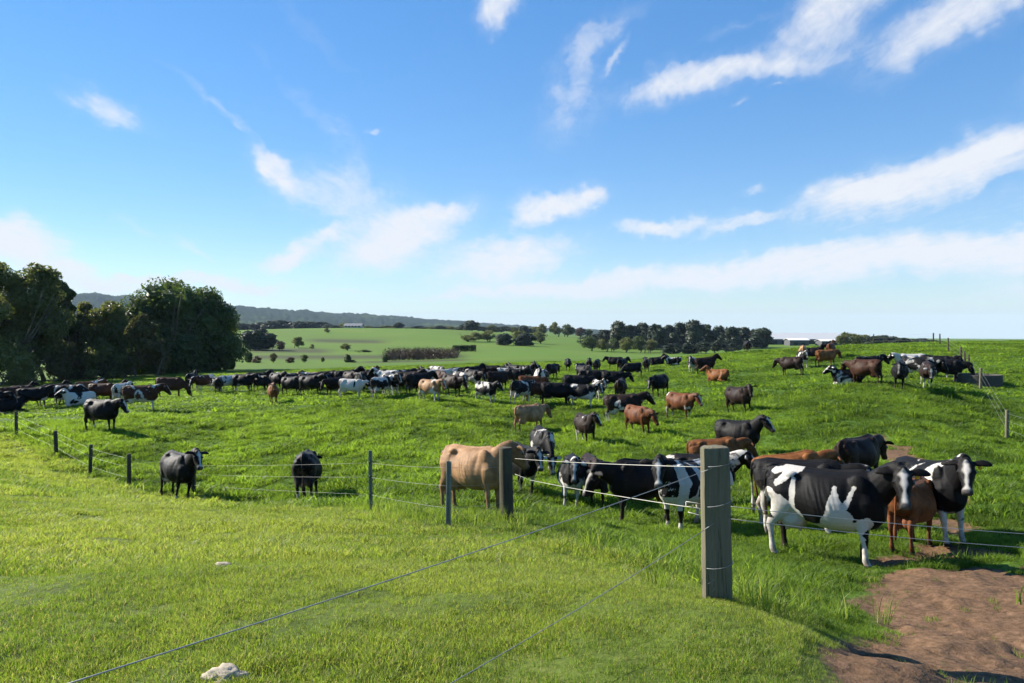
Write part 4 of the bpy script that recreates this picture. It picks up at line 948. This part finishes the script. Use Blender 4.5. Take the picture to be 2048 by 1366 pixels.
# the big clump on the left
BIG = [(-95, 86, 528, 200, 'gum', M_GUM, 'leafy gum tree at the outer end of the big tree clump'), (-5, 82, 524, 150, 'gum', M_GUM, 'tallest broad gum tree of the big clump beside the paddock'),
 (72, 84, 526, 130, 'gum', M_GUM, 'tall gum tree with domed crown beside the tallest gum'), (118, 90, 560, 80, 'gum', M_DARK, 'slender dark tree between the tall gums and the open gum'),
 (172, 95, 604, 80, 'gum', M_GUM, 'open thin crowned gum with hill showing through its branches'), (222, 92, 606, 100, 'gum', M_GUM, 'middle sized gum beside the open thin crowned gum'),
 (283, 88, 626, 70, 'gum', M_OLIVE, 'low olive leaved tree in front of the great domed tree'), (318, 90, 680, 46, 'bush', M_OLIVE, 'small sunlit olive bush at the foot of the great domed tree'),
 (345, 100, 568, 178, 'round', M_DARK, 'great domed dark evergreen tree of the clump'), (424, 105, 586, 112, 'round', M_DARK, 'dark evergreen tree leaning out beside the great domed tree'),
 (270, 102, 640, 90, 'round', M_DARK, 'dark evergreen half hidden behind the low olive leaved tree'), (40, 79, 690, 90, 'bush', M_GUM, 'leafy undergrowth bush under the tallest gum'), (140, 86, 690, 110, 'bush', M_OLIVE, 'olive undergrowth bush under the open gum'),
 (210, 87, 700, 90, 'bush', M_GUM, 'leafy undergrowth bush beside the great domed tree'), (455, 112, 650, 40, 'round', M_DARK, 'low dark evergreen at the field end of the clump'), (95, 93, 600, 120, 'gum', M_DARK, 'dark gum standing behind the tall gums'), (10, 92, 600, 140, 'gum', M_DARK, 'dark gum standing behind the tallest gum')]
for i, (px, D, top, w, k, m, lb) in enumerate(BIG):
    tree(px, D, top, w * 1.06, k, m, lb, 300 + i, 'trees of the big clump', {'gum': 11000, 'round': 17000, 'bush': 3000}[k], .18 if k != 'round' else .19, name='tree' if k != 'bush' else 'bush', cat='tree' if k != 'bush' else 'bush')
# shared crowns for the far trees, one metre wide and high
UNIT = {}
for k in ('gum', 'round', 'pine', 'bush'):
    for j in range(3):
        UNIT[k, j] = tree_meshes(900 + j + 10 * len(k), 1.0, 1.0, k, {'gum': 1500, 'round': 1800, 'pine': 1700, 'bush': 800}[k], .042 if k != 'bush' else .05)
def far(px, D, top, w, k, m, lb, seed, group, name='tree', cat='tree'): tree(px, D, top, w, k, m, lb, seed, group, meshes=UNIT[k, seed % 3], name=name, cat=cat)
sd = 0
def F_(lst, group):
    global sd
    for (px, D, top, w, k, m, lb) in lst:
        sd += 1; far(px, D, top, w, k, m, lb, sd, group, name='bush' if k == 'bush' else 'tree', cat='bush' if k == 'bush' else 'tree')
F_([(518, 245, 661, 70, 'round', M_PINE, 'round dark evergreen standing alone beyond the big clump'), (597, 270, 674, 26, 'gum', M_GUM, 'grey green tree on the far slope above the drain'), (562, 240, 682, 22, 'gum', M_RUST, 'half bare brownish tree beside the round dark evergreen'),
    (692, 250, 687, 22, 'gum', M_GUM, 'small tree leaning by the drain below the far slope'), (654, 430, 656, 14, 'gum', M_GUM, 'thin grey tree high on the far slope'), (625, 265, 688, 12, 'bush', M_GUM, 'small green bush beside the grey green tree'),
    (727, 235, 699, 34, 'bush', M_DARK, 'low dark bush beside the drain'), (497, 158, 704, 16, 'round', M_DARK, 'upright dark bush at the drain fence'), (514, 156, 712, 24, 'bush', M_RUST, 'rusty brown bush beside the upright dark bush'),
    (546, 155, 706, 17, 'gum', M_OLIVE, 'yellowish small tree at the drain fence'), (581, 154, 714, 22, 'bush', M_RUST, 'rusty brown bush between the yellowish tree and a green tree'), (608, 154, 709, 18, 'gum', M_DARK, 'small round green tree at the drain fence'),
    (645, 154, 714, 8, 'gum', M_OLIVE, 'tiny olive sapling at the drain fence'), (694, 153, 709, 16, 'round', M_DARK, 'small pointed green tree at the drain fence'), (704, 153, 719, 18, 'bush', M_OLIVE, 'low olive bush beside the pointed green tree'), (770, 150, 709, 14, 'round', M_DARK, 'green bush at the end of the bare thicket')], 'trees and bushes along the drain')
F_([(950, 350, 665, 40, 'gum', M_GUM, 'pale trunked tree at the near end of the field clump'), (975, 356, 662, 40, 'gum', M_GUM, 'grey green tree in the field clump'), (935, 352, 670, 30, 'gum', M_GUM, 'low grey green tree at the tip of the field clump'),
    (1009, 318, 668, 38, 'round', M_PINE, 'round dark tree standing before the field clump'), (1050, 318, 667, 46, 'round', M_PINE, 'wide round dark tree standing before the field clump'), (1078, 350, 664, 34, 'gum', M_GUM, 'tree at the far end of the field clump'), (1040, 356, 662, 40, 'gum', M_GUM, 'tree behind the two round dark trees of the field clump'),
    (940, 545, 642, 42, 'round', M_PINE, 'round dark pine on the far field edge'), (1085, 540, 648, 22, 'gum', M_GUM, 'tall ragged gum on the far field edge'), (1110, 540, 645, 28, 'gum', M_GUM, 'tallest ragged gum on the far field edge'), (1135, 545, 649, 36, 'gum', M_DARK, 'dense gum on the far field edge'), (1160, 560, 655, 24, 'gum', M_RUST, 'bare brownish tree on the far field edge'), (1178, 560, 658, 20, 'bush', M_DARK, 'low bush beside the bare brownish tree')], 'trees across the field')
PB_ = [(1172, 672), (1190, 668), (1210, 660), (1238, 644), (1262, 652), (1288, 648), (1312, 650), (1338, 652), (1362, 648), (1388, 642), (1412, 651), (1438, 654), (1462, 655), (1486, 656), (1508, 660), (1525, 657)]
F_([(px, 335 + 9 * (i % 3), tp, 44, 'pine' if i > 2 else 'gum', M_PINE, 'tall dark pine in the long shelter belt') for i, (px, tp) in enumerate(PB_)], 'pines of the long shelter belt')
F_([(1180 + 24 * i, 286 + 4 * (i % 3), 672 + (i * 7) % 9, 34, 'gum', M_GUM if i % 2 else M_DARK, 'grey green gum in the row before the shelter belt') for i in range(6)], 'gums before the shelter belt')
F_([(1345 + 30 * i, 278 + 5 * (i % 2), 688 if i < 2 else 680 + (i * 5) % 7, 42, 'round' if i < 2 else 'gum', M_PINE, 'low dark tree showing over the brow of the paddock') for i in range(5)], 'low trees over the brow')
F_([(1690 + 19 * i, 330 + 8 * (i % 3), 665 + (i * 5) % 4 + i * 1.5, 40, 'pine' if i > 2 else 'gum', M_PINE if i > 2 else M_GUM, 'dark pine of the row beyond the right brow' if i > 2 else 'grey green tree beside the long shed') for i in range(11)], 'trees beyond the right brow')
F_([(480 + 20 * i, 640 + 12 * (i % 3), 647 - 6 * math.sin(i / 9 * 3) + (i * 3) % 4, 40, 'pine', M_PINE, 'dark pine of the plantation below the wooded ridge') for i in range(10)], 'pines of the plantation')
F_([(670 + 21 * i, 610 + 20 * (i % 4), (644 if i in (1, 2, 6, 13) else 651) + (i * 7) % 5 * .8, 26 + (i * 5) % 14, 'gum' if i % 3 else 'round', M_GUM if i % 2 else M_PINE, 'distant tree of the scattered row along the far hill top') for i in range(20)], 'scattered trees along the far hill')
# bare thicket and clipped hedges
def thicket():
    rng = np.random.default_rng(5); b = MB()
    for k in range(420):
        px = rng.uniform(770, 915); D = 160 + rng.uniform(0, 26) + (px - 770) * .05; p = at(px, D); h = (2.4 + 1.0 * rng.random()) * (1 if px < 880 else .75); l = rng.normal(size=2) * .45
        for j in range(3):
            l2 = l + rng.normal(size=2) * .5; b.add([(p[0] - .05, p[1], p[2] - .1), (p[0] + .05, p[1], p[2] - .1), (p[0], p[1] + .06, p[2] - .1), (p[0] + l2[0], p[1] + l2[1], p[2] + h * (.7 + .3 * rng.random()))], [(0, 1, 3), (1, 2, 3), (2, 0, 3)])
    o = mesh_obj('bare_thicket', b.mesh('bare_thicket', False), M_TWIG); tag(o, 'brownish bare leafless thicket on the valley floor', 'thicket', kind='stuff')
    lob = [(at(px, D)[0], D, at(px, D)[2] + 1.3, 1.5) for px in range(776, 912, 7) for D in (164, 176)]
    V, Q = crown_arrays(rng, lob, 3600, .16, .9, .2); o2 = mesh_obj('thicket_twigs', np_mesh('thicket_twigs', V, Q, False), M_RUST); tag(o2, 'fine reddish twigs of the bare thicket on the valley floor', 'thicket', kind='stuff')
thicket()
def hedge(px0, px1, D, h, lb, seed):
    rng = np.random.default_rng(seed); a, b_ = at(px0, D), at(px1, D); n = 1400
    u = rng.random(n); c = a + (b_ - a) * u[:, None]; c[:, 1] += rng.uniform(-.8, .8, n); c[:, 2] += h * rng.random(n) ** .6
    d = rng.normal(size=(n, 3)); d /= np.linalg.norm(d, axis=1)[:, None]; e = np.cross(d, rng.normal(size=(n, 3))); e /= np.linalg.norm(e, axis=1)[:, None]; s = .22
    V = np.stack([c - d * s, c - e * s, c + d * s, c + e * s], 1).reshape(-1, 3)
    o = mesh_obj('hedge', np_mesh('hedge', V, np.arange(n * 4).reshape(-1, 4), False), M_DARK); tag(o, lb, 'hedge')
hedge(905, 952, 232, 2.0, 'clipped dark hedge behind the bare thicket', 1)
# farm buildings
M_ROOF = plain('pale_corrugated_roof', (.50, .50, .49), .55, .4, 2, .3); M_WALLB = plain('grey_shed_wall', (.10, .105, .11), .8, .2, 2, .4); M_WALLW = plain('cream_house_wall', (.55, .50, .42), .8, .2, 2, .3); M_GLASS = plain('dark_window_glass', (.02, .025, .03), .1, .5); M_ROOFG = plain('grey_tin_roof', (.22, .22, .22), .6, .3, 2, .3); M_WR = plain('white_roof_sheet', (.72, .72, .70), .5, .4)
def building(name, px0, px1, D, z_eave, z_ridge, depth, lb, roof, wall, openings, cat='building', base=None):
    a, b_ = at(px0, D), at(px1, D); L = b_[0] - a[0]; z0 = min(a[2], b_[2]) - .3 if base is None else base
    e = empty(name, ((a[0] + b_[0]) / 2, D, z0)); tag(e, lb, cat); l = L / 2; he = z_eave - z0; hr = z_ridge - z0; ov = .5
    mesh_obj('wall', MB().add([(-l, 0, 0), (l, 0, 0), (l, depth, 0), (-l, depth, 0), (-l, 0, he), (l, 0, he), (l, depth, he), (-l, depth, he), (-l, depth / 2, hr - .1), (l, depth / 2, hr - .1)], [(0, 1, 5, 4), (1, 2, 6, 9, 5), (2, 3, 7, 6), (3, 0, 4, 8, 7)]) or None, None, e) if False else None
    b = MB(); b.add([(-l, 0, 0), (l, 0, 0), (l, depth, 0), (-l, depth, 0), (-l, 0, he), (l, 0, he), (l, depth, he), (-l, depth, he), (-l, depth / 2, hr - .1), (l, depth / 2, hr - .1)], [(0, 1, 5, 4), (1, 2, 6, 9, 5), (2, 3, 7, 6), (3, 0, 4, 8, 7)])
    mesh_obj('wall', b.mesh('wall', False), wall, e)
    b = MB(); t_ = .12
    for s0, s1 in (((-ov, he - .15), (depth / 2, hr)), ((depth + ov, he - .15), (depth / 2, hr))):
        b.add([(-l - ov, s0[0], s0[1]), (l + ov, s0[0], s0[1]), (l + ov, s1[0], s1[1]), (-l - ov, s1[0], s1[1]), (-l - ov, s0[0], s0[1] + t_), (l + ov, s0[0], s0[1] + t_), (l + ov, s1[0], s1[1] + t_), (-l - ov, s1[0], s1[1] + t_)], [(0, 3, 2, 1), (4, 5, 6, 7), (0, 1, 5, 4), (1, 2, 6, 5), (2, 3, 7, 6), (3, 0, 4, 7)])
    mesh_obj('roof', b.mesh('roof', False), roof, e)
    for (u, w, zb, zt, nm) in openings:
        mesh_obj(nm, MB().box((u * L - l - w / 2, -.06, zb), (u * L - l + w / 2, .1, zt)).mesh(nm, False), M_GLASS, e)
zof = lambda py, D: CAMZ + (YH - py) / F * D
building('farm_shed', 1530, 1692, 400, zof(678, 400), zof(666.5, 400), 24, 'long low farm shed with pale roof beyond the right brow', M_ROOF, M_WALLB, [(.1 + .16 * i, 4.5, .2, 2.6, 'shed_opening') for i in range(6)], 'shed')
building('farm_outbuilding', 1580, 1618, 375, zof(680, 375), zof(677, 375), 8, 'small outbuilding with bright white roof before the long shed', M_WR, M_WALLB, [(.3, 2, .2, 2, 'door'), (.7, 1.6, .9, 1.8, 'window')])
building('farm_lean_to', 1644, 1684, 370, zof(682, 370), zof(679, 370), 8, 'white roofed lean to shed beside the grey green trees', M_WR, M_WALLB, [(.3, 2, .2, 2, 'door'), (.7, 1.6, .9, 1.8, 'window')], 'shed')
building('pump_house', 1703, 1727, 380, zof(690, 380), zof(686, 380), 5, 'small pale farm hut under the trees beyond the brow', M_ROOF, M_WALLW, [(.3, 1, .3, 2, 'door'), (.7, 1, .9, 1.8, 'window')], 'hut')
building('farmhouse', 688, 722, 530, zof(651.5, 530), zof(647, 530), 9, 'grey roofed farmhouse on top of the far hill', M_ROOFG, M_WALLW, [(.12 + .19 * i, 1.4, .9, 2.0, 'window') for i in range(5)], 'house')
print('trees', round(time.time() - T0, 1))
# ------------------------------------------------------------------ grass
def grass_material():
    m, t, out = material('grass_blade')
    lane = t.attr('lane_i', 'INSTANCER').outputs['Fac']; tone = t.attr('tone_i', 'INSTANCER').outputs['Fac']
    rnd = t.node('ShaderNodeObjectInfo').outputs['Random']; isl = t.node('ShaderNodeNewGeometry').outputs['Random Per Island']
    padc = t.mix(tone, (.044, .096, .008), (.150, .250, .024)); lanc = t.mix(tone, (.108, .186, .018), (.232, .298, .048))
    c = t.mix(lane, padc, lanc)
    c = t.mix(t.remap(isl, .0, 1, 0, .3), c, (.13, .19, .030)); c = t.mix(t.math('MULTIPLY', t.math('GREATER_THAN', isl, .88), t.remap(lane, 0, 1, .15, .7)), c, (.32, .28, .13))
    c = t.mix(t.math('MULTIPLY', t.math('LESS_THAN', rnd, .12), .5), c, (.016, .034, .006))
    d = t.node('ShaderNodeBsdfPrincipled'); t.put(d.inputs['Base Color'], c); d.inputs['Roughness'].default_value = .5; d.inputs['Specular IOR Level'].default_value = .25
    tr = t.node('ShaderNodeBsdfTranslucent'); t.put(tr.inputs[0], t.mix(.75, c, t.mix(1, c, (2.0, 1.9, 1.1), 'MULTIPLY'))); ms = t.node('ShaderNodeMixShader'); ms.inputs[0].default_value = .58
    t.l.new(d.outputs[0], ms.inputs[1]); t.l.new(tr.outputs[0], ms.inputs[2]); t.l.new(ms.outputs[0], out.inputs[0]); return m
M_GRASS = grass_material()
def tuft(name, seed, n, spread, h, w, lean, dry=False):
    rng = np.random.default_rng(seed); V = []; Fq = []; Ft = []
    for k in range(n):
        a = rng.random() * 6.283; q = spread * math.sqrt(rng.random()); bx, by = math.cos(a) * q, math.sin(a) * q
        f = rng.random() * 6.283; hh = h * (.45 + .75 * rng.random()); ln = lean * hh * (.3 + rng.random()); dx, dy = math.cos(f) * ln + bx * .5, math.sin(f) * ln + by * .5
        o = rng.random() * 6.283; wx, wy = math.cos(o) * w / 2, math.sin(o) * w / 2; i = len(V)
        V += [(bx - wx, by - wy, -.02), (bx + wx, by + wy, -.02), (bx + dx * .35 + wx * .8, by + dy * .35 + wy * .8, hh * .6), (bx + dx * .35 - wx * .8, by + dy * .35 - wy * .8, hh * .6), (bx + dx, by + dy, hh)]
        Fq.append((i, i + 1, i + 2, i + 3)); Ft.append((i + 3, i + 2, i + 4))
    me = np_mesh(name, np.array(V), [np.array(Fq), np.array(Ft)]); me.materials.append(M_GRASS); return me
def scatter(name, P, rot, scl, var, lane, tone, tufts, label):
    col = bpy.data.collections.new(name + '_tufts')
    for i, me in enumerate(tufts): o = bpy.data.objects.new('%s_%02d' % (name + '_tuft', i), me); col.objects.link(o)
    pm = bpy.data.meshes.new(name); pm.vertices.add(len(P)); pm.vertices.foreach_set('co', np.asarray(P, np.float32).ravel())
    fattr(pm, 'lane_i', lane); fattr(pm, 'tone_i', tone); fattr(pm, 'rot_i', rot); fattr(pm, 'scl_i', scl)
    a = pm.attributes.new('var_i', 'INT', 'POINT'); a.data.foreach_set('value', var.astype(np.int32))
    o = mesh_obj(name, pm); tag(o, label, 'grass', kind='stuff')
    g = bpy.data.node_groups.new(name, 'GeometryNodeTree'); g.interface.new_socket('Geometry', in_out='INPUT', socket_type='NodeSocketGeometry'); g.interface.new_socket('Geometry', in_out='OUTPUT', socket_type='NodeSocketGeometry')
    t = NT(g); gi = t.node('NodeGroupInput'); go = t.node('NodeGroupOutput'); ip = t.node('GeometryNodeInstanceOnPoints'); ci = t.node('GeometryNodeCollectionInfo')
    ci.inputs['Collection'].default_value = col; ci.inputs['Separate Children'].default_value = True; ci.inputs['Reset Children'].default_value = True
    def na(nm, ty): n = t.node('GeometryNodeInputNamedAttribute', data_type=ty); n.inputs[0].default_value = nm; return n.outputs[0]
    cx = t.node('ShaderNodeCombineXYZ'); t.l.new(na('rot_i', 'FLOAT'), cx.inputs[2])
    t.l.new(gi.outputs[0], ip.inputs['Points']); t.l.new(ci.outputs[0], ip.inputs['Instance']); ip.inputs['Pick Instance'].default_value = True
    t.l.new(na('var_i', 'INT'), ip.inputs['Instance Index']); t.l.new(cx.outputs[0], ip.inputs['Rotation']); t.l.new(na('scl_i', 'FLOAT'), ip.inputs['Scale']); t.l.new(ip.outputs[0], go.inputs[0])
    md = o.modifiers.new('grass', 'NODES'); md.node_group = g
def zone(name, r0, r1, dens, tufts, sc, label, seed, half=46):
    rng = np.random.default_rng(seed); h = R(half); n = int(h * (r1 * r1 - r0 * r0) * dens)
    r = np.sqrt(r0 * r0 + (r1 * r1 - r0 * r0) * rng.random(n)); a = rng.uniform(-h, h, n); x = r * np.sin(a); y = r * np.cos(a)
    ln = lane_mask(x, y); dm = dirt_mask(x, y); cl = fbm(x * 1.5, y * 1.5, 61, 3); cl2 = fbm(x * .35, y * .35, 67, 3)
    keep = rng.random(n) < (1 - .99 * np.clip(dm * 1.35 - .15, 0, 1)) * np.where(ln > .5, np.clip(.25 + 1.9 * (cl - .2), .38, 1), .35 + 1.0 * cl)
    x, y, ln, dm, cl, cl2, r = (q[keep] for q in (x, y, ln, dm, cl, cl2, r)); n = len(x); z = H(x, y) - dm * .05
    s = sc * (.6 + .7 * rng.random(n)) * np.where(ln > .5, .40 + .9 * np.clip(cl - .15, 0, .7), .45 + 2.2 * np.clip(cl - .32, 0, .5)) * (1 - .45 * np.clip(dm * 2, 0, 1))
    s = np.where((rng.random(n) < .10) & (ln < .5) & (dm < .2), s * 1.5, s)
    # longer grass by the posts and along the fence lines where stock do not reach
    dpost = np.minimum(np.hypot(x - POST_BIG[0], y - POST_BIG[1]), np.hypot(x - POST_CORNER[0], y - POST_CORNER[1])); s *= 1 - .35 * np.exp(-(dpost / .6) ** 2)
    dline = np.abs(sdist(LANE, x, y)); s *= 1 + .6 * np.exp(-(dline / .7) ** 2) * (fbm(x * .8, y * .8, 77, 2) > .45)
    tone = np.clip(.5 + 2.2 * (cl2 - .5) + 1.5 * (cl - .5) + rng.normal(size=n) * .12, 0, 1)
    print(name, n)
    scatter(name, np.stack([x, y, z], 1), rng.random(n) * 6.283, s, rng.integers(0, len(tufts), n), ln, tone, tufts, label)
zone('lane_grass', 1.3, 7.5, 1500, [tuft('short_grass', k, 14, .05, .045, .0042, 1.1) for k in range(6)], 1.0, 'short bright grass of the lane before the fence', 1)
zone('fence_grass', 7.5, 17, 430, [tuft('mid_grass', 10 + k, 16, .08, .072, .008, 1.0) for k in range(6)], 1.0, 'grass around the fence and the nearest cows', 2)
zone('paddock_grass', 17, 42, 95, [tuft('paddock_tuft', 20 + k, 20, .13, .12, .017, .9) for k in range(6)], 1.0, 'lush clumpy grass of the paddock', 3)
zone('valley_grass', 42, 100, 15, [tuft('valley_tuft', 30 + k, 22, .26, .085, .04, 1.1) for k in range(5)], 1.0, 'lush clumpy grass across the valley floor', 4)
# tall seeding tufts round the corner post and pickets
def tall():
    rng = np.random.default_rng(9); P = []
    for (cx, cy_, sp, n) in ((FENCE_A[6][0] - .45, FENCE_A[6][1] + .9, .5, 46), (FENCE_A[6][0] + .4, FENCE_A[6][1] + .5, .4, 40), (POST_CORNER[0] - .35, POST_CORNER[1] - .2, .3, 26), (POST_BIG[0] + .3, POST_BIG[1] + .25, .12, 6), (POST_BIG[0] + .9, POST_BIG[1] + 1.4, .5, 30), (POST_BIG[0] + .2, POST_BIG[1] + 3.6, .7, 40), (FENCE_A[5][0], FENCE_A[5][1], .3, 14)):
        q = rng.normal(size=(n, 2)) * sp; P += [(cx + a, cy_ + b_) for a, b_ in q]
    P = np.array(P); z = H(P[:, 0], P[:, 1]); n = len(P)
    scatter('tall_grass', np.column_stack([P, z]), rng.random(n) * 6.28, .6 + .7 * rng.random(n), rng.integers(0, 3, n), np.full(n, .6), rng.random(n), [tuft('tall_tuft', 50 + k, 22, .07, .26, .006, .55) for k in range(3)], 'tall seeding grass tufts at the foot of the posts')
tall()
print('grass', round(time.time() - T0, 1))
# ------------------------------------------------------------------ air
def build_haze():
    b = MB(); b.box((-16000, -16000, -230), (16000, 16000, 260)); me = b.mesh('haze', False)
    m = bpy.data.materials.new('haze'); m.use_nodes = True; t = NT(m.node_tree); t.n.clear(); out = t.node('ShaderNodeOutputMaterial')
    v = t.node('ShaderNodeVolumePrincipled'); v.inputs['Color'].default_value = (.60, .78, 1.0, 1); v.inputs['Density'].default_value = HAZE_D; v.inputs['Anisotropy'].default_value = .0
    t.l.new(v.outputs[0], out.inputs['Volume']); o = mesh_obj('haze', me, m); tag(o, kind='stuff')
HAZE_D = .00006
build_haze()
print('script', round(time.time() - T0, 1))
